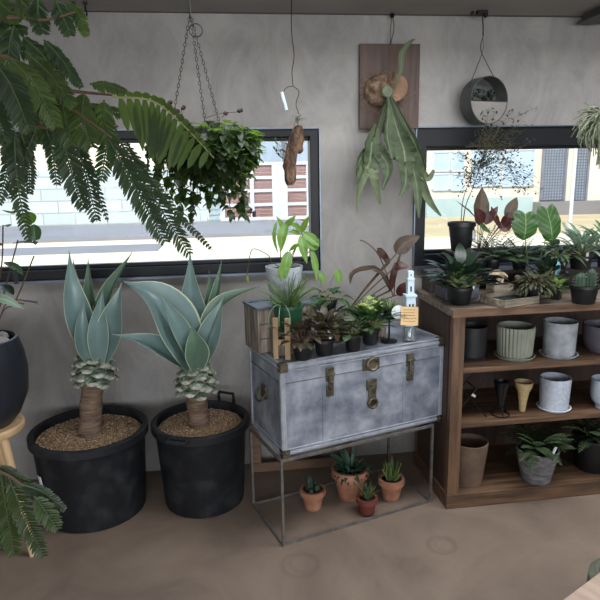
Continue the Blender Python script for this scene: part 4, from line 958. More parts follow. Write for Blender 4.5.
MB().lathe([(0, .02), (.062, .02), (.068, .165), (.074, .165)]+[(.0745-.007*(1-i/22), .16-.15*(1-i/22)) for i in range(22, -1, -1)]+[(0, .01)], 96, rib=lambda a, z, r: 1+(.022*cos(a*24)*cos(z*300) if r > .067 and z < .158 else 0)).build('pot', MT['whitestone'], t)
MB().lathe([(0, .002), (.07, .002), (.078, .013), (.083, .012), (.072, 0), (0, 0)], 48).build('saucer', MT['white'], t)
p = base_at(604, 410, S2, .045); t = thing('footed_pot', 'pale blue white glazed footed pot at the right edge of the middle shelf', 'pot', p)
MB().lathe([(0, .03), (.055, .03), (.066, .15), (.072, .15), (.07, .06), (.06, .032), (.045, .026), (.045, .0), (0, 0)], 48).build('pot', MT['whiteglaze'], t)
# bottom
p = base_at(468, 487, S0, .06); t = thing('clay_pot', 'tall empty brown clay pot at the left of the bottom shelf', 'pot', p)
MB().lathe([(0, .01), (.056, .01), (.082, .22), (.089, .22), (.088, .2), (.064, 0), (0, 0)], 44).build('pot', MT['brownclay'], t)
p = base_at(535, 484, S0, .055); st_pot = t = thing('stone_pot_plant', 'ferny leafed plant in a grey stone pot on the bottom shelf', 'plant', p)
pot_parts(t, 'stonegrey', .104, .07, .17, wall=.009, lip=.002, lipout=0, k=28)
rnd.seed(11)
def fernleaf(mb, sp, W, n=14):
    m = len(sp)
    for i in range(1, m-1):
        tdir = (sp[i+1]-sp[i-1]).normalized(); side = tdir.cross(V((0, 0, 1))).normalized() if abs(tdir.z) < .98 else V((1, 0, 0))
        f = sin(pi*(i/(m-1))**.7)*W
        for s_ in (-1, 1):
            d = (side*s_*.8+tdir*.6).normalized(); f2 = f*rnd.uniform(.85, 1.1); e_ = sp[i]+d*f2+V((0, 0, -f2*.25)); h_ = (sp[i+1]-sp[i]).length*.36; mb.ribbon([sp[i], sp[i].lerp(e_, .35), sp[i].lerp(e_, .75), e_], [h_*.5, h_, h_*.8, h_*.1], (0, 0, 1), .1, 0, 1)
def ferny(t, n, L, z, droop, W, mt, el=(.2, 1.1), seg=12, sm='midrib', r0=.01, az=(0, 6.283)):
    f = MB(); s_ = MB()
    for i in range(n):
        a = az[0]+(az[1]-az[0])*(i+rnd.uniform(-.3, .3))/n; sp = arc((cos(a)*r0, sin(a)*r0, z), a, rnd.uniform(*el), L*rnd.uniform(.75, 1.1), droop*rnd.uniform(.8, 1.2), seg)
        s_.tube(sp, .001, 4); fernleaf(f, sp, W*rnd.uniform(.8, 1.15))
    f.build('foliage', MT[mt], t); s_.build('stem', MT[sm], t)
ferny(t, 40, .19, .155, 1.15, .042, 'ferngreen', (.3, 1.45), seg=12); 
MB().box((.03, -.10, .20), (.014, .002, .04), M.Rotation(.4, 3, 'Y')).build('plant_label', MT['white'], t, smooth=False)
p = base_at(590, 473, S0, .07); t = thing('black_pot_plant', 'feathery plant in a black pot at the right of the bottom shelf', 'plant', p)
pot_parts(t, 'blackpot', .10, .075, .18, wall=.005)
ferny(t, 36, .22, .165, 1.15, .045, 'ferngreen', (.3, 1.4), seg=13)
f = MB(); s_ = MB(); sp = arc((-.02, -.04, .17), 3.3, .9, .24, .9, 12); s_.tube(sp, .0018, 4); fernleaf(f, sp, .03); sp = arc((-.03, 0, .17), 2.6, 1.25, .3, .6, 12); s_.tube(sp, .0018, 4)
for q in sp[6:]: leaf(f, q, rnd.random()*6, .3, .03, .02, 'ovate'); leaf(f, q, rnd.random()*6, .3, .03, .02, 'ovate')
f.build('side_shoot', MT['midgreen'], t); s_.build('side_stem', MT['stem_g'], t)

# ================================================================= ON THE SHELF TOP
# riser at the back
rs = thing('display_riser', 'dark low wooden riser along the back of the shelf top', 'riser', (.99, 2.84, STZ))
MB().box((.80, .075, .098), (1.6, .15, .018)).build('top_board', MT['riser'], rs, smooth=False, bevel=.002)
MB().box((.012, .075, .045), (.02, .14, .087)).build('end_board', MT['riser'], rs, smooth=False); MB().box((1.588, .075, .045), (.02, .14, .087)).build('end_board', MT['riser'], rs, smooth=False); MB().box((.8, .14, .045), (1.55, .014, .087)).build('back_board', MT['riser'], rs, smooth=False)
RZ = STZ+.108
p = onz(440, 290, STZ)
t = thing('slate_box', 'flat slate grey box lying at the left end of the shelf top', 'box', (1.085, 2.735, STZ+.001), .05)
MB().box((0, 0, .03), (.17, .14, .058)).build('box_body', MT['greybox'], t, smooth=False, bevel=.004); MB().box((0, 0, .0645), (.176, .146, .010)).build('lid', MT['riser'], t, smooth=False, bevel=.002)

def rosette_plant(t, mt, n, L, W, z, shape='ovate', el=(.2, 1.2), droop=.8, stem=.5, sm='stem_g', spread=.01, name='foliage', n_seg=6, fold=.2, wave=0, az=(0, 6.283), split=False):
    f = MB(); s_ = MB()
    for i in range(n):
        a = az[0]+(az[1]-az[0])*((i*.618) % 1)+rnd.uniform(-.2, .2); e_ = rnd.uniform(*el); l = L*rnd.uniform(.7, 1.1)
        p0 = V((cos(a)*spread, sin(a)*spread, z)); sl = l*stem
        if stem:
            sp = arc(p0, a, e_, sl, droop*.3, 4); s_.tube(sp, [.0016, .0014, .0012, .001], 4); p0 = sp[-1]; e_ -= droop*.3
        if split:
            f = MB()
        leaf(f, p0, a, e_, l*(1-stem*.5), W*rnd.uniform(.8, 1.15), shape, droop, fold, n_seg, wave)
        if split: f.build('leaf', MT[mt], t)
    if not split: f.build(name, MT[mt], t)
    if stem: s_.build('stem', MT[sm], t)
def small_pot(name, label, cat, px, py, z, rt, rb, h, m='blackpot', group=None, **k):
    p = base_at(px, py, z, rb); return pot_thing(name, label, cat, p, rt, rb, h, m, group=group, **k)
rnd.seed(31)
t = small_pot('leafy_pot_plant', 'dark glossy leafed plant in a black pot at the front left of the shelf top', 'plant', 460, 305.5, STZ, .058, .042, .082)
rosette_plant(t, 'darkgreen', 60, .165, .05, .07, 'ovate', (.45, 1.55), .8, .6); rosette_plant(t, 'midgreen', 16, .11, .036, .07, 'ovate', (.6, 1.4), .8, .6, name='new_leaves')
MB().box((.045, -.045, .088), (.008, .002, .028), M.Rotation(.3, 3, 'Y')).build('plant_label', MT['white'], t, smooth=False)
# tree in black pot on riser
o = thing('pot_stand', 'small dark wooden box raising the pot of the slender tree', 'box', (ony(461, 246, 2.9).x, 2.9, STZ+.108))
MB().box((0, 0, .005), (.12, .12, .01)).box((0, -.055, .05), (.12, .01, .08)).box((0, .055, .05), (.12, .01, .08)).build('sides', MT['riser'], o, smooth=False); MB().box((0, 0, .095), (.13, .13, .01)).build('top_board', MT['riser'], o, smooth=False)
TYb = 2.9; p = V((ony(461, 246, TYb).x, TYb, RZ+.101))
t = thing('slender_tree', 'slender small-leaved tree in a black pot before the right window', 'tree', p)
zt2 = ony(461, 222, TYb).z-RZ-.101; pot_parts(t, 'blackpot', .068, .048, max(.09, zt2), soil=.9, lip=.02, lipout=.003)
s_ = MB(); f = MB()
def branches(ctrl, r, Y=TYb):
    sp = spline([ony(x, y, Y+d) for x, y, d in ctrl], 14); s_.tube(sp, [r*(1-.05*i) for i in range(14)], 5); return sp
tr1 = branches([(463, 223, 0), (466, 205, 0), (474, 185, 0), (482, 160, 0), (490, 135, 0)], .003); tr2 = branches([(461, 223, 0), (463, 200, -.02), (470, 180, -.03), (478, 162, -.03), (500, 150, -.03)], .0025)
for i in range(85):
    s0 = rnd.choice((tr1, tr2)); k = rnd.randrange(6, 14); b_ = s0[k]
    tx, ty = rnd.uniform(452, 540), rnd.uniform(140, 198)
    if rnd.random() < .25: tx, ty = rnd.uniform(475, 540), rnd.uniform(108, 142)
    if (tx-495)**2/48**2+(ty-165)**2/62**2 > 1: continue
    e_ = ony(tx, ty, TYb+rnd.uniform(-.12, .12)); sp = spline([b_, b_.lerp(e_, .5)+V((0, 0, .012)), e_], 8); s_.tube(sp, .0008, 3)
    for j in range(16):
        u = sp[rnd.randrange(2, 8)]+V([rnd.uniform(-.02, .02) for _ in range(3)]); leaf(f, u, rnd.random()*6.3, rnd.uniform(-.6, .9), rnd.uniform(.015, .024), .0095, 'lance', .3, .2, 4)
for ctrl in ([(484, 155, 0), (500, 128, 0), (520, 115, 0), (536, 108, 0)], [(486, 150, 0), (478, 130, 0), (484, 112, 0)], [(488, 148, 0), (505, 120, 0), (512, 112, 0)]):
    sp = branches(ctrl, .0012)
    for j in range(26):
        u = sp[rnd.randrange(3, 14)]+V([rnd.uniform(-.014, .014) for _ in range(3)]); leaf(f, u, rnd.random()*6.3, rnd.uniform(-.6, .9), .018, .008, 'lance', .3, .2, 4)
s_.build('twigs', MT['stem_b'], t, world=True); f.build('foliage', MT['tree_leaf'], t, world=True)
MB().box((.05, -.042, zt2*.55), (.03, .003, .05), M.Rotation(.75, 3, 'Z')).build('plant_label', MT['white'], t, smooth=False)

def px_leaf_plant(name, label, cat, base, Y, leaves, mt, stemm='stem_g', potspec=None, sr=.002):
    t = thing(name, label, cat, base)
    if potspec: pot_parts(t, *potspec)
    s_ = MB(); zb = V(base)+V((0, 0, (potspec[3]*.86 if potspec else 0)))
    for lf in leaves:
        ctrl, w, shape, nrm, m = lf[:5]; c = [ony(x, y, Y+d) for x, y, d in ctrl]
        if lf[5:] != (0,): s_.tube(spline([zb, zb.lerp(c[0], .5)+V((0, 0, .01)), c[0]], 8), sr, 5)
        n = 14; sp = spline(c, n); q = MB().ribbon(sp, [w*ppm(Y)/2*SH[shape](i/(n-1)) for i in range(n)], nrm, .18, 0, 3, .06); q.build('leaf', MT[m or mt], t, world=True)
    s_.build('stem', MT[stemm], t, world=True)
    return t
Yb = 2.86; b = V((ony(478, 250, Yb).x, Yb, RZ))
px_leaf_plant('rubber_plant', 'young plant with upright red brown leaves before the right window', 'plant', b, Yb, [
    ([(481, 222, 0), (481, 205, 0), (482, 187, 0)], 17, 'lance', (0, -1, .2), None), ([(478, 222, 0), (470, 212, -.02), (455, 200, -.03)], 5, 'lance', (0, -.6, 1), None),
    ([(483, 224, -.02), (479, 216, -.04), (476, 208, -.05)], 14, 'ovate', (0, -1, .3), 'red'), ([(485, 224, -.02), (492, 215, -.03), (498, 206, -.03)], 9, 'lance', (-.3, -1, .5), 'red'),
    ([(506, 217, 0), (512, 207, 0), (517, 197, 0)], 12, 'lance', (-.3, -1, .2), None), ([(500, 226, -.02), (494, 216, -.04), (491, 206, -.04)], 9, 'lance', (.3, -1, .4), 'red'),
    ([(504, 226, -.03), (508, 218, -.05), (509, 212, -.05)], 13, 'ovate', (0, -1, .3), 'red'), ([(498, 222, 0), (505, 228, -.03), (512, 225, -.05)], 10, 'ovate', (0, -1, .3), 'red'), ([(490, 232, 0), (484, 228, -.03), (478, 222, -.03)], 8, 'lance', (0, -1, .8), 'midgreen')],
    'redbrown', 'stem_b', ('blackpot', .05, .04, .07))
Yb = 2.80
b = V((ony(530, 262, Yb).x, Yb, STZ))
def big_leaf(t, Y, cx, cy, hw, hh, mt, tilt=0, lean=.0):
    """heart shaped blade facing the camera, notch at the top, drawn in its own plane"""
    q = MB(); n = 14; ctr = ony(cx, cy, Y); k = ppm(Y); rows = []
    X = V((cos(tilt), -.15, -sin(tilt))).normalized(); Z = V((sin(tilt), lean, cos(tilt))).normalized()
    for i in range(n+1):
        v = i/n; 
        for j in range(9):
            u = j/8*2-1
            w = max(.02, 1-abs((v-.36)/.64)**2.1)**.62 if v > .36 else max(.0, 1-((.36-v)/.47)**2)**.5
            z = (.5-v)*2*hh + (abs(u)**.8*.5*hh*(1-v)**3 - (u*u)*.25*hh*(1-v)**3)
            q.v.append(ctr + X*(u*w*hw*k) + Z*(z*k*.92) + V((0, -1, 0))*(-.012*abs(u)**1.5+.02*sin(v*2.5)) + V((0, -.004*sin(v*20)*abs(u), 0)))
    for i in range(n):
        for j in range(8):
            a = i*9+j; q.face([a, a+1, a+10, a+9], [(j/8, 1-i/n), ((j+1)/8, 1-i/n), ((j+1)/8, 1-(i+1)/n), (j/8, 1-(i+1)/n)])
    q.build('leaf', MT[mt], t, world=True)
t = thing('anthurium', 'plant with two big heart leaves with pale veins before the right window', 'plant', b)
pot_parts(t, 'blackpot', .055, .042, .08)
big_leaf(t, Yb, 524, 227, 14, 14.5, 'veined', .1, .1); big_leaf(t, Yb+.03, 549, 226, 12, 19, 'veined', -.15, .1)
s_ = MB(); zb = b+V((0, 0, .07)); s_.tube(spline([zb, ony(526, 245, Yb), ony(523, 222, Yb+.03)], 10), .0025, 5); s_.tube(spline([zb, ony(543, 250, Yb+.03), ony(548, 218, Yb+.05)], 10), .0025, 5); s_.build('stem', MT['stem_g'], t, world=True)
rnd.seed(41)
# low ferns and fillers at the back
t = small_pot('dark_fern', 'dark feathery fern spreading behind the driftwood piece on the shelf top', 'fern', 492, 271, RZ, .04, .03, .06); ferny(t, 46, .19, .055, .9, .036, 'ferngreen', (.4, 1.5), seg=13)
t = small_pot('dark_fern', 'dark fern behind the heart-leaved plant, furthest back on the shelf top', 'fern', 519, 270, RZ, .04, .03, .06); ferny(t, 46, .15, .055, .9, .034, 'ferngreen', (.3, 1.4), seg=12)
t = small_pot('leafy_pot_plant', 'small dark leafed plant between the blue label and the veined leaves', 'plant', 545, 295, STZ, .045, .036, .07); rosette_plant(t, 'darkgreen', 44, .13, .03, .06, 'ovate', (.4, 1.5), .7, .6)
MB().ribbon([(.03, -.04, .10), (.032, -.045, .125), (.03, -.05, .15), (.028, -.05, .168)], [.008, .014, .012, .003], (0, -1, 0), .05, .0012, 1).build('plant_label', MT['bluetag'], t)
t = small_pot('silver_leaf_plant', 'silvery long-leafed plant behind the cactus on the shelf top', 'plant', 580, 270, RZ, .055, .045, .07); rosette_plant(t, 'silver', 60, .19, .024, .06, 'lance', (.5, 1.5), 1.0, .4)
MB().box((.0, -.052, .07), (.012, .002, .04)).build('plant_label', MT['white'], t, smooth=False)
t = small_pot('variegated_plant', 'cream edged leafy plant at the right end behind the silvery one', 'plant', 606, 268, RZ, .05, .04, .07); rosette_plant(t, 'variegated', 44, .17, .032, .08, 'ovate', (.5, 1.5), .7, .6)
t = small_pot('trailing_plant', 'small trailing plant between blue label and silvery leaves', 'plant', 558, 270, RZ, .045, .036, .07); rosette_plant(t, 'greyround', 44, .12, .022, .06, 'ovate', (.2, 1.3), 1.0, .5)
t = small_pot('bronze_sedum', 'low bronze brown crinkled plant in a black pot in front of the tray end', 'plant', 533, 299, STZ+.018, .045, .034, .06); rosette_plant(t, 'bronzegreen', 210, .075, .015, .05, 'ovate', (.1, 1.4), 1.2, .6, 'stem_b', .02)
t = small_pot('seedling', 'small bright green seedling in a dark square pot beside the bronze plant', 'plant', 556, 300, STZ, .032, .026, .06, k=4) ; rosette_plant(t, 'bright', 9, .055, .02, .05, 'ovate', (.5, 1.4), .6, .5); rosette_plant(t, 'midgreen', 10, .05, .018, .05, 'ovate', (.1, .9), .6, .5, name='low_leaves')
# cactus group
t = small_pot('cactus_pot', 'dark ribbed cacti clustered in a black pot at the shelf top front right', 'cactus', 583, 305, STZ, .062, .048, .085)
for (x, y, r, h) in ((-.03, -.008, .024, .075), (.018, -.02, .022, .095), (.035, .02, .02, .08), (0, .028, .022, .07)):
    q = MB().lathe([(0, .07)] + [(r*math.sqrt(max(0, 1-((i/8)**2-.0)**2))+.0001, .07+h*i/8) for i in range(8)] + [(0, .07+h)], 48, (x, y, 0), rib=lambda a, z, r_: 1+.09*cos(a*11)); c = q.build('cactus_stem', MT['cactus'], t)
    sp_ = MB()
    for i in range(11):
        for j in range(5):
            a = 2*pi*i/11; zz = .075+h*j/6; rr = r*math.sqrt(max(0.05, 1-(j/6)**4))*1.07; p0 = V((x+rr*cos(a), y+rr*sin(a), zz)); sp_.tube([p0, p0+V((cos(a), sin(a), .4))*.006], .0005, 3)
    s2 = sp_.build('spines', MT['cactusspine'], c); s2.location = (0, 0, 0)
# trays
p = onz(487, 297, STZ)
tA, tB, tD = onz(513, 307, STZ), onz(549, 301.5, STZ), onz(488, 293, STZ)
tl, td = (tB-tA).length, .15; tg = math.atan2(tB.y-tA.y, tB.x-tA.x)
t = thing('wooden_tray', 'weathered shallow wooden tray with dark liner on the shelf top', 'tray', tA+V((0, 0, .001)), tg)
tl = .215; x0_ = -.055
MB().box((tl/2+x0_, td/2, .004), (tl-.012, td-.012, .008)).build('base', MT['traywood'], t, smooth=False)
q = MB().box((tl/2+x0_, 0, .017), (tl, .009, .034)).box((tl/2+x0_, td, .017), (tl, .009, .034)).box((x0_, td/2, .017), (.009, td-.009, .034)).box((x0_+tl, td/2, .017), (.009, td-.009, .034)); q.build('rim', MT['traywood'], t, smooth=False, bevel=.0015)
MB().box((tl/2+x0_, td/2, .0125), (tl-.014, td-.014, .008)).build('liner', MT['cloth'], t, smooth=False)
p = base_at(505, 284, STZ, .03)
t = thing('small_crate', 'small grey wooden crate behind the tray', 'crate', (1.315, 2.75, STZ+.001), radians(8))
MB().box((0, 0, .004), (.1, .06, .008)).box((0, -.032, .028), (.11, .006, .054)).box((0, .032, .028), (.11, .006, .054)).box((-.052, 0, .028), (.006, .058, .054)).box((.052, 0, .028), (.006, .058, .054)).build('crate', MT['traywood'], t, smooth=False, bevel=.0015)
rnd.seed(4)
o = thing('driftwood_piece', 'pale knobbly driftwood piece like a mushroom above the small crate', 'driftwood', (1.305, 2.748, STZ+.058))
twistlog(spline([(-.05, 0, .038), (-.02, -.01, .05), (.01, -.005, .046), (.045, 0, .03)], 9), [.006, .014, .018, .02, .02, .018, .016, .012, .006], 10, .12).build('cap', MT['driftpale'], o)
twistlog([(-.004, -.008, .046), (-.008, -.012, .025), (-.012, -.014, .004)], [.014, .011, .007], 8, .1).build('prong', MT['driftpale'], o)
twistlog([(.012, -.006, .044), (.012, -.012, .022), (.014, -.012, .004)], [.012, .009, .006], 8, .1).build('prong', MT['driftpale'], o)
twistlog([(-.045, 0, .038), (-.05, -.006, .025), (-.048, -.01, .012)], [.009, .008, .005], 8, .1).build('prong', MT['driftpale'], o)
o = twistlog(spline([(0, 0, .085), (.03, .0, .07), (.07, .0, .035), (.1, 0, .01)], 9), [.006, .011, .013, .013, .012, .01, .009, .008, .005], 8, .14).build('driftwood_branch', MT['driftpale']); o.location = (onz(528, 278, STZ).x-.05, 2.71, STZ+.045)
o.location = (1.40, 2.76, STZ+.002)
tag(o, 'pale bent driftwood branch lying behind the bronze plant', 'driftwood')

# ================================================================= ON THE CHEST
rnd.seed(77)
ux, uy = V((cos(ca), sin(ca), 0)), V((-sin(ca), cos(ca), 0))
def C_(u, v, z=0): return V((CO.x, CO.y, CT)) + ux*u + uy*v + V((0, 0, z))
# weathered box at the back left
bx = thing('weathered_box', 'weathered grey wooden box with slotted lid at the back left of the chest top', 'box', C_(-.03, .175), ca)
bwid, bdep, bh = .27, .17, .195
q = MB()
for i in range(3): q.box((.005, .014+bdep*(i+.0)/3+bdep/6-.014, bh/2), (.01, bdep/3-.003, bh))
q.build('end_panel', MT['oldwood'], bx, smooth=False, bevel=.001); MB().box((bwid-.005, bdep/2, bh/2), (.01, bdep, bh)).build('end_panel', MT['oldwood'], bx, smooth=False, bevel=.001)
q = MB()
for i in range(3): q.box((bwid/2, .006, bh*(i+.5)/3), (bwid-.02, .012, bh/3-.003)); q.box((bwid/2, bdep-.006, bh*(i+.5)/3), (bwid-.02, .012, bh/3-.003))
q.build('side_boards', MT['oldwood'], bx, smooth=False, bevel=.001)
MB().box((bwid/2, bdep/2, bh+.006), (bwid+.01, bdep+.01, .012)).build('lid', MT['greybox'], bx, smooth=False, bevel=.002)
MB().box((.055, bdep*.72, bh+.0128), (.095, .012, .0016)).build('slot', MT['darkhole'], bx, smooth=False)
BT = CT+bh+.013
# pale speckled pot on the box
pc = C_(.14, .265); pc.z = BT
t = thing('speckled_pot_plant', 'bright green broad-leafed plant in a pale speckled pot on the weathered box', 'plant', pc)
_h = max(.06, ony(284, 268, pc.y-.06).z - BT)
pot_parts(t, 'specklepot', .085, .066, _h, wall=.007, lip=.002, lipout=0, soil=.9)
zb = pc+V((0, 0, _h*.9)); s_ = MB(); Yc = pc.y
LV = [([(283, 240, -.02), (283, 228, -.04), (276, 216, -.05)], 9), ([(284, 226, -.03), (290, 222, -.05), (296, 215, -.06)], 8), ([(286, 224, -.04), (282, 236, -.08), (281, 252, -.09)], 13), ([(276, 222, 0), (274, 238, -.02), (278, 254, -.03)], 5),
      ([(302, 232, 0), (305, 224, -.01), (309, 216, -.02)], 8), ([(302, 232, 0), (296, 226, -.02), (290, 225, -.04)], 8), ([(303, 233, 0), (312, 240, -.02), (319, 246, -.04)], 15), ([(301, 236, -.02), (303, 248, -.05), (307, 264, -.06)], 12),
      ([(300, 234, 0), (294, 232, -.03), (288, 232, -.05)], 7), ([(312, 250, -.02), (315, 265, -.05), (317, 282, -.06)], 9), ([(304, 240, -.02), (309, 246, -.05), (316, 250, -.07)], 9), ([(289, 252, -.06), (286, 264, -.09), (285, 280, -.10)], 14), ([(290, 250, -.04), (296, 246, -.06), (300, 246, -.07)], 6),
      ([(287, 262, -.08), (282, 270, -.10), (281, 282, -.11)], 10), ([(311, 250, -.02), (317, 246, -.03), (319, 238, -.03)], 7)]
for ctrl, w in LV:
    c = [ony(x, y, Yc+d) for x, y, d in ctrl]; n = 10; sp = spline(c, n)
    MB().ribbon(sp, [w*.78*ppm(Yc)/2*SH['lance'](i/(n-1)) for i in range(n)], (rnd.uniform(-.3, .3), -1, .5), .2, 0, 2, .05).build('leaf', MT['bright'], t, world=True)
for ctrl in ([(281, 262), (280, 240), (283, 225)], [(290, 262), (296, 248), (302, 232)], [(288, 262), (290, 252), (289, 250)], [(296, 262), (305, 256), (312, 248)], [(296, 247), (300, 240), (303, 234)]):
    c = [ony(x, y, Yc-.02) for x, y in ctrl]; s_.tube(spline([zb]+c, 12), .0022, 5)
s_.build('stem', MT['stem_b'], t, world=True)
s_ = MB(); s_.tube(spline([zb, ony(272, 262, Yc), ony(268, 255, Yc), ony(253, 249, Yc-.02), ony(249, 262, Yc-.02), ony(247, 276, Yc-.02)], 22), .002, 5); s_.build('bare_twig', MT['stem_b'], t, world=True)
MB().ribbon([ony(247, 274, Yc-.02), ony(247.5, 278, Yc-.02), ony(248.5, 282, Yc-.02)], [.002, .006, .001], (0, -1, 0), .1).build('leaf', MT['bright'], t, world=True)
# green pot on a small wooden block
blk = thing('wood_block', 'low wooden block carrying the dark green pot', 'block', C_(.02, .10), ca)
MB().box((.0625, .034, .055), (.125, .068, .11)).build('block', MT['oldwood'], blk, smooth=False, bevel=.002)
pc = C_(.085, .105, .111)
t = thing('green_pot_plant', 'wiry thin-stemmed plant in a dark green plastic pot', 'plant', pc)
pot_parts(t, 'greenpot', .064, .05, .115, wall=.004, lip=.014, lipout=.004, rib=lambda a, z, r: 1+.012*cos(a*20))
q = MB()
for i in range(70):
    a = rnd.random()*6.3; q.tube(arc((cos(a)*.03*rnd.random(), sin(a)*.03*rnd.random(), .09), a, rnd.uniform(.8, 1.55), rnd.uniform(.10, .19), rnd.uniform(.2, 1.2), 6), [.0022, .002, .002, .0018, .0015, .0006], 4)
q.build('thin_stems', MT['succ2'], t)
q = MB()
for i in range(3): q.tube(arc((-.03, -.03, .11), 4.0+i*.5, .7, .15, 2.6, 9), .0018, 5)
q.build('trailing_roots', MT['silver'], t)
# H shaped wooden rack
hh = thing('wooden_rack', 'small pale H shaped wooden rack at the front left corner of the chest top', 'rack', C_(.012, .075), ca+radians(-40))
for x, y in ((0, .0), (.052, -.0)): MB().box((x, y, .09), (.022, .016, .18)).build('post', MT['palewood'], hh, smooth=False, bevel=.0015)
MB().box((.026, 0, .075), (.030, .012, .024)).build('crossbar', MT['palewood'], hh, smooth=False)
# small pots along the front
G = None
t = pot_thing('bronze_leaf_plant', 'bronze leafed plant in a black pot, leftmost on the chest front', 'plant', base_at(303, 361, CT, .03), .045, .033, .07, 'blackpot'); rosette_plant(t, 'bronze', 46, .115, .036, .065, 'ovate', (.45, 1.55), .9, .7, 'stem_b', wave=.1)
b2 = base_at(324, 356, CT, .03)
t = pot_thing('bronze_leaf_plant', 'bronze leafed plant in a black pot, second along, behind its neighbour', 'plant', b2, .045, .033, .07, 'blackpot'); rosette_plant(t, 'bronze', 46, .115, .036, .065, 'ovate', (.45, 1.55), .9, .7, 'stem_b', wave=.1)
MB().box((.018, -.04, .10), (.010, .002, .045), M.Rotation(-.2, 3, 'Y')).build('plant_label', MT['white'], t, smooth=False)
t = pot_thing('round_leaf_plant', 'grey green round-leafed plant in a small black pot at the chest front', 'plant', base_at(353, 352, CT, .028), .04, .03, .08, 'blackpot'); rosette_plant(t, 'greyround', 20, .09, .046, .075, 'round', (.3, 1.5), .7, .6); rosette_plant(t, 'darkgreen', 12, .07, .034, .07, 'round', (.1, .8), .7, .5, name='lower_leaves')
t = pot_thing('bushy_green_plant', 'lush green bushy plant with pale crown in a black pot, right of round-leafed plant', 'plant', base_at(370, 345, CT, .03), .044, .034, .075, 'blackpot')
rosette_plant(t, 'midgreen', 110, .13, .026, .065, 'ovate', (.4, 1.55), .6, .6, spread=.015)
q = MB()
for k, (x, y, z) in enumerate(((-.03, -.02, .18), (.03, -.025, .185), (.0, .01, .20), (-.05, 0, .165), (-.01, -.05, .165))):
    for i in range(12): leaf(q, (x, y, z), i*.52+k, rnd.uniform(.1, 1.0), .034, .018, 'ovate', .7, .2, 5)
q.build('pale_rosettes', MT['rootyellow'], t)
# slab with a raised plant
sl = thing('driftwood_stand', 'rough pale driftwood slab stand behind the bronze plants', 'stand', C_(.33, .20))
twistlog([(-.07, 0, .118), (-.02, .0, .122), (.03, .005, .12), (.075, -.005, .112)], [.018, .024, .024, .014], 12, .12).build('slab', MT['driftpale'], sl)
twistlog([(-.035, 0, .004), (-.03, 0, .11)], [.02, .016], 10, .06).build('foot', MT['drift'], sl); twistlog([(.04, 0, .004), (.035, 0, .11)], [.02, .016], 10, .06).build('foot', MT['drift'], sl)
t = thing('heart_leaf_plant', 'green heart-leafed plant in a small dark pot on the driftwood slab', 'plant', C_(.335, .205, .143))
pot_parts(t, 'blackpot', .038, .03, .06); rosette_plant(t, 'midgreen', 16, .09, .055, .055, 'heart', (.1, 1.3), 1.1, .6)
q = MB(); c0 = ony(337, 272, t.location.y-.03); q.ribbon([c0+V((0, 0, .01)), c0+V((.004, -.01, -.01)), c0+V((.004, -.014, -.035)), c0+V((.002, -.014, -.055))], [.012, .02, .016, .002], (0, -1, .2), .2, 0, 2).build('leaf', MT['bright'], t, world=True)
c0 = ony(320, 273, t.location.y); MB().ribbon([c0, c0+V((.01, -.01, -.02)), c0+V((.016, -.01, -.05))], [.01, .016, .002], (.2, -1, .2), .2, 0, 2).build('leaf', MT['bright'], t, world=True)
MB().tube(spline([t.location+V((0, 0, .055)), ony(330, 285, t.location.y), ony(337, 270, t.location.y-.03)], 8), .0016, 4).tube(spline([t.location+V((0, 0, .055)), ony(322, 290, t.location.y), ony(320, 273, t.location.y)], 8), .0016, 4).build('leaf_stalk', MT['stem_g'], t, world=True)
# dark red plant at the back
pb_ = C_(.46, .30); Yr = pb_.y
t = px_leaf_plant('red_leaf_plant', 'tall dark red long-leafed plant at the back of the chest top', 'plant', pb_, Yr, [
    ([(395, 280, 0), (398, 262, 0), (402, 250, 0)], 3, 'lance', (0, -1, 0), 'red'),
    ([(396, 254, 0), (404, 244, 0), (420, 236, 0)], 17, 'ovate', (.2, -1, .3), None), ([(390, 262, 0), (380, 252, -.02), (377, 248, -.03)], 9, 'lance', (0, -1, .6), None),
    ([(387, 262, 0), (384, 256, -.02), (380, 250, -.02)], 7, 'lance', (.3, -1, .3), 'red'), ([(394, 268, -.02), (400, 266, -.04), (409, 267, -.05)], 11, 'ovate', (0, -1, .8), 'red'),
    ([(390, 290, 0), (378, 270, 0), (364, 269, -.01), (352, 274, -.02), (350, 285, -.02)], 9, 'lance', (0, -.4, 1), None), ([(392, 290, 0), (383, 275, -.02), (372, 270, -.03)], 8, 'lance', (0, -.6, 1), None),
    ([(397, 295, 0), (405, 288, -.03), (414, 283, -.04)], 12, 'ovate', (0, -1, .5), 'red'), ([(391, 290, 0), (393, 275, -.02), (395, 262, -.02)], 7, 'lance', (0, -1, .2), 'red')], 'redbrown', 'stem_b', ('blackpot', .055, .043, .085), .003)
for ctrl in ([(393, 296), (387, 275), (378, 254), (367, 243), (360, 240)], [(394, 296), (396, 270), (401, 252)]):
    MB().tube(spline([ony(x, y, Yr) for x, y in ctrl], 14), .003, 6).build('leaf_stalk', MT['stem_b'], t, world=True)
# dark filler plant behind
t = pot_thing('leafy_pot_plant', 'dark green leafy plant behind the bushy pale-crowned one', 'plant', C_(.36, .27), .045, .035, .075, 'blackpot'); rosette_plant(t, 'darkgreen', 30, .12, .035, .065, 'ovate', (.5, 1.5), .7, .6)
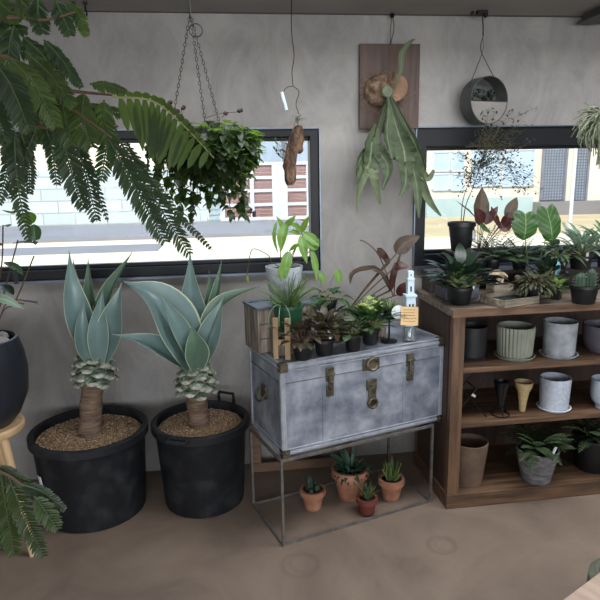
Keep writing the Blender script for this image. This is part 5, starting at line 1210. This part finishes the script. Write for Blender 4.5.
# grassy plant on a black candlestick
pk = base_at(389, 343, CT, .03)
t = thing('candlestick', 'black iron candlestick holding a tiny pot', 'candlestick', pk)
MB().lathe([(0, 0), (.038, 0), (.038, .004), (.01, .008), (.005, .014), (.004, .100), (.012, .106), (.03, .11), (.03, .114), (0, .114)], 28).build('stick', MT['blackiron'], t)
t = thing('tuft_plant', 'pale tufted plant in a tiny black pot on the candlestick', 'plant', pk+V((0, 0, .115)))
pot_parts(t, 'blackpot', .03, .022, .04, lip=.006, lipout=.001); rosette_plant(t, 'succ2', 70, .062, .006, .035, 'linear', (.3, 1.5), .6, 0)
MB().box((0, 0, 0), (.1, .04, .055)).build('wood_offcut', MT['oldwood'], None, smooth=False, bevel=.002)
o = C.objects['wood_offcut']; o.location = C_(.56, .16, .0285); o.rotation_euler = (0, 0, ca); tag(o, 'short brown wood offcut lying behind the candlestick', 'wood')
# tower figurine on a glass jar with tags
pt = base_at(409, 341, CT, .02)
gj = thing('glass_jar', 'small clear glass jar under the card tags at the chest right side', 'jar', pt)
gm, nt, bb = nodes('clear jar glass'); bb.inputs['Base Color'].default_value = lin((206, 216, 222)); bb.inputs['Transmission Weight'].default_value = .8; bb.inputs['Roughness'].default_value = .08; MT['jar'] = gm
MB().lathe([(0, .004), (.026, .004), (.027, .062), (.022, .071), (.024, .071), (.03, .064), (.03, .003), (0, 0)], 32, rib=lambda a, z, r: 1+(.04*cos(a*12) if r > .0285 else 0)).build('jar', MT['jar'], gj)
tw = thing('tower_figurine', 'pale blue and white stepped tower figurine standing on the glass jar', 'figurine', pt+V((0, 0, .072)))
kx = ppm(pt.y)
q = MB().box((0, 0, .021), (.050, .05, .042)).box((0, 0, .044), (.054, .054, .006)).box((0, 0, .075), (.044, .044, .058)).box((0, 0, .106), (.054, .05, .008)).box((0, 0, .135), (.03, .03, .05)).box((0, 0, .163), (.034, .034, .006)).box((0, 0, .178), (.026, .026, .026))
ztw = ony(405, 271, pt.y).z-(pt.z+.072); sc_ = ztw/.191
for v in q.v: v.z *= sc_; 
for v in q.v: v.x *= 1.0; v.y *= 1.0
q.build('tower', MT['towerwhite'], tw, smooth=False, bevel=.001)
q = MB()
for (x, z, w, h) in ((-.008, .07, .009, .016), (.01, .07, .009, .016), (0, .13, .008, .018), (0, .178, .005, .006)):
    yy = -.0225 if z < .1 else (-.0155 if z < .16 else -.0135); q.box((x*.85, yy, z*sc_), (w*.85, .002, h*sc_))
q.build('window', MT['darkhole'], tw, smooth=False)
RXc = M.Rotation(radians(90), 3, 'X')
o = MB().lathe([(0, 0), (.031, 0), (.031, .003), (0, .003)], 36, R=RXc).build('round_tag', MT['white']); o.location = ony(398, 312, pt.y-.046); tag(o, 'round white paper tag in front of the tower figurine', 'tag')
o = thing('card_tag', 'tan kraft card tag with handwriting below the tower figurine', 'tag', ony(409.5, 316, pt.y-.052), radians(8)); o.rotation_euler = (radians(-12), radians(6), radians(10))
MB().box((0, 0, 0), (.088, .0016, .084)).build('card', MT['kraft'], o, smooth=False)
q = MB()
for i in range(5):
    z = .028-i*.013; x = -.03
    while x < .024:
        w = rnd.uniform(.006, .014); q.box((x+w/2, -.0012, z+rnd.uniform(-.001, .001)), (w, .0006, .0022)); x += w+.003
q.build('handwriting', MT['ink'], o, smooth=False)

# ================================================================= TERRACOTTA POTS ON THE FLOOR
rnd.seed(9)
def tpot(name, label, px, py, rt, rb, h, m='terra'):
    p = base_at(px, py, 0, rb); t = thing(name, label, 'plant', p)
    pot_parts(t, m, rt, rb, h, wall=.007, lip=h*.26, lipout=.006, soil=.88); return t
t = tpot('potted_succulent', 'terracotta pot with a dark cactus cluster, left under the chest', 313, 512, .058, .040, .105)
for (x, y, r, h) in ((-.015, 0, .017, .085), (.02, -.012, .014, .04), (.018, .018, .014, .045), (-.012, -.03, .012, .03)):
    MB().lathe([(0, .09)] + [(r*math.sqrt(max(0, 1-(i/7)**3)), .09+h*i/7) for i in range(7)] + [(0, .09+h)], 30, (x, y, 0), rib=lambda a, z, r_: 1+.1*cos(a*9)).build('cactus_stem', MT['cactus'], t)
rosette_plant(t, 'succ', 14, .035, .012, .095, 'lance', (.1, 1.0), .4, 0, spread=.02)
t = tpot('potted_succulent', 'largest terracotta pot with pointed succulent leaves, back under the chest', 350, 502, .089, .058, .16)
rosette_plant(t, 'succ', 34, .11, .024, .14, 'lance', (.3, 1.4), .7, 0, spread=.03, fold=.4); rosette_plant(t, 'bronzegreen', 20, .08, .016, .14, 'lance', (.0, .7), 1.2, 0, spread=.05, name='outer_leaves')
t = tpot('potted_succulent', 'small red brown pot with a spiky stem, in front under the chest', 367, 517, .046, .034, .085, 'terrared')
rosette_plant(t, 'succ2', 26, .085, .008, .075, 'linear', (.9, 1.5), .3, 0, spread=.008)
MB().lathe([(0, .07), (.012, .075), (.014, .11), (.01, .135), (0, .14)], 16, rib=lambda a, z, r_: 1+.12*cos(a*7)).build('cactus_stem', MT['cactus'], t)
t = tpot('potted_succulent', 'terracotta pot with upright aloe leaves, right under the chest', 391, 502, .06, .042, .11)
for i in range(13):
    a = i*2.4; r = .006+.02*(i/13); q = MB(); sp = arc((cos(a)*r, sin(a)*r, .095), a, rnd.uniform(.8, 1.45), rnd.uniform(.08, .11), -.3, 8)
    q.ribbon(sp, [.009*SH['linear'](j/7)+.0003 for j in range(8)], upn(sp), .4, .004, 2); q.build('leaf', MT['succ2'], t)
o = MB().ribbon([(0, 0, .002), (.02, .004, .004), (.045, .006, .003)], [.003, .006, .001], (0, 0, 1), .1, .001).build('fallen_leaf', MT['bright']); o.location = onz(417, 478, 0); o.location.z = .001
tag(o, 'single green fallen leaf on the floor beside the right leg of the stand', 'leaf')

# ================================================================= TABLE CORNER AND STONE POT BOTTOM RIGHT
tz = .76; c1 = onz(561, 600, tz); c2 = onz(600, 571, tz)
d = (c2-c1).normalized(); n_ = V((d.y, -d.x, 0))
tb = thing('wooden_table', 'pale plank table whose corner shows at the bottom right', 'table', (0, 0, 0))
tb.location = c1 + d*.35 + n_*.3; tb.location.z = 0; az_ = math.atan2(d.y, d.x); tb.rotation_euler = (0, 0, az_)
for i in range(5): MB().box((0, .24-i*.12, tz-.014), (1.3, .117, .028)).build('top_board', MT['tablewood'], tb, smooth=False, bevel=.002)
for x in (-.58, .58):
    for y in (-.24, .24): MB().box((x, y, (tz-.03)/2), (.05, .05, tz-.03)).build('leg', MT['tablewood'], tb, smooth=False)
pg = onz(613, 577, .42)
t = thing('stone_urn', 'grey green rounded stone pot behind the table corner', 'pot', (pg.x+.06, pg.y+.0, 0))
MB().lathe([(0, .02), (.08, .02), (.12, .2), (.10, .38), (.085, .41), (.095, .42), (.115, .40), (.12, .3), (.12, .2), (.10, .06), (.08, 0), (0, 0)], 48).build('pot', MT['moss'], t)

# ================================================================= LIGHT
wd = bpy.data.worlds.new('sky'); scene.world = wd; wd.use_nodes = True; nt = wd.node_tree; bg = nt.nodes['Background']
tc = nt.nodes.new('ShaderNodeTexCoord'); sx = nt.nodes.new('ShaderNodeSeparateXYZ'); nt.links.new(tc.outputs['Generated'], sx.inputs[0])
r = ramp(nt, sx.outputs['Z'], [(0, (240, 244, 248)), (.15, (225, 236, 248)), (.7, (170, 200, 240))]); nt.links.new(r.outputs[0], bg.inputs[0]); bg.inputs['Strength'].default_value = 1.6
def sun(rot, e, ang, col):
    l = bpy.data.lights.new('sun', 'SUN'); l.energy = e; l.angle = radians(ang); l.color = col; o = bpy.data.objects.new('sun', l); C.objects.link(o); o.rotation_euler = [radians(v) for v in rot]
sun((48, 0, -28), 5.5, .6, (1, .96, .88))
def area(name, loc, target, sx_, sy_, e, col):
    l = bpy.data.lights.new(name, 'AREA'); l.shape = 'RECTANGLE'; l.size = sx_; l.size_y = sy_; l.energy = e; l.color = col
    o = bpy.data.objects.new(name, l); C.objects.link(o); o.location = loc; o.rotation_euler = (V(target)-V(loc)).to_track_quat('-Z', 'Y').to_euler(); return o
area('rear_daylight', (.6, YB+.05, 1.45), (.4, 3, 1.3), 6.6, 1.7, 230, (.92, .96, 1))
area('added_roof_fill', ((HX0+HX1)/2, (HY0+HY1)/2, CZ+.15), ((HX0+HX1)/2, (HY0+HY1)/2+.02, 0), 2.9, .75, 70, (.93, .96, 1))  # fill lamp added in the ceiling hole to brighten the upper wall
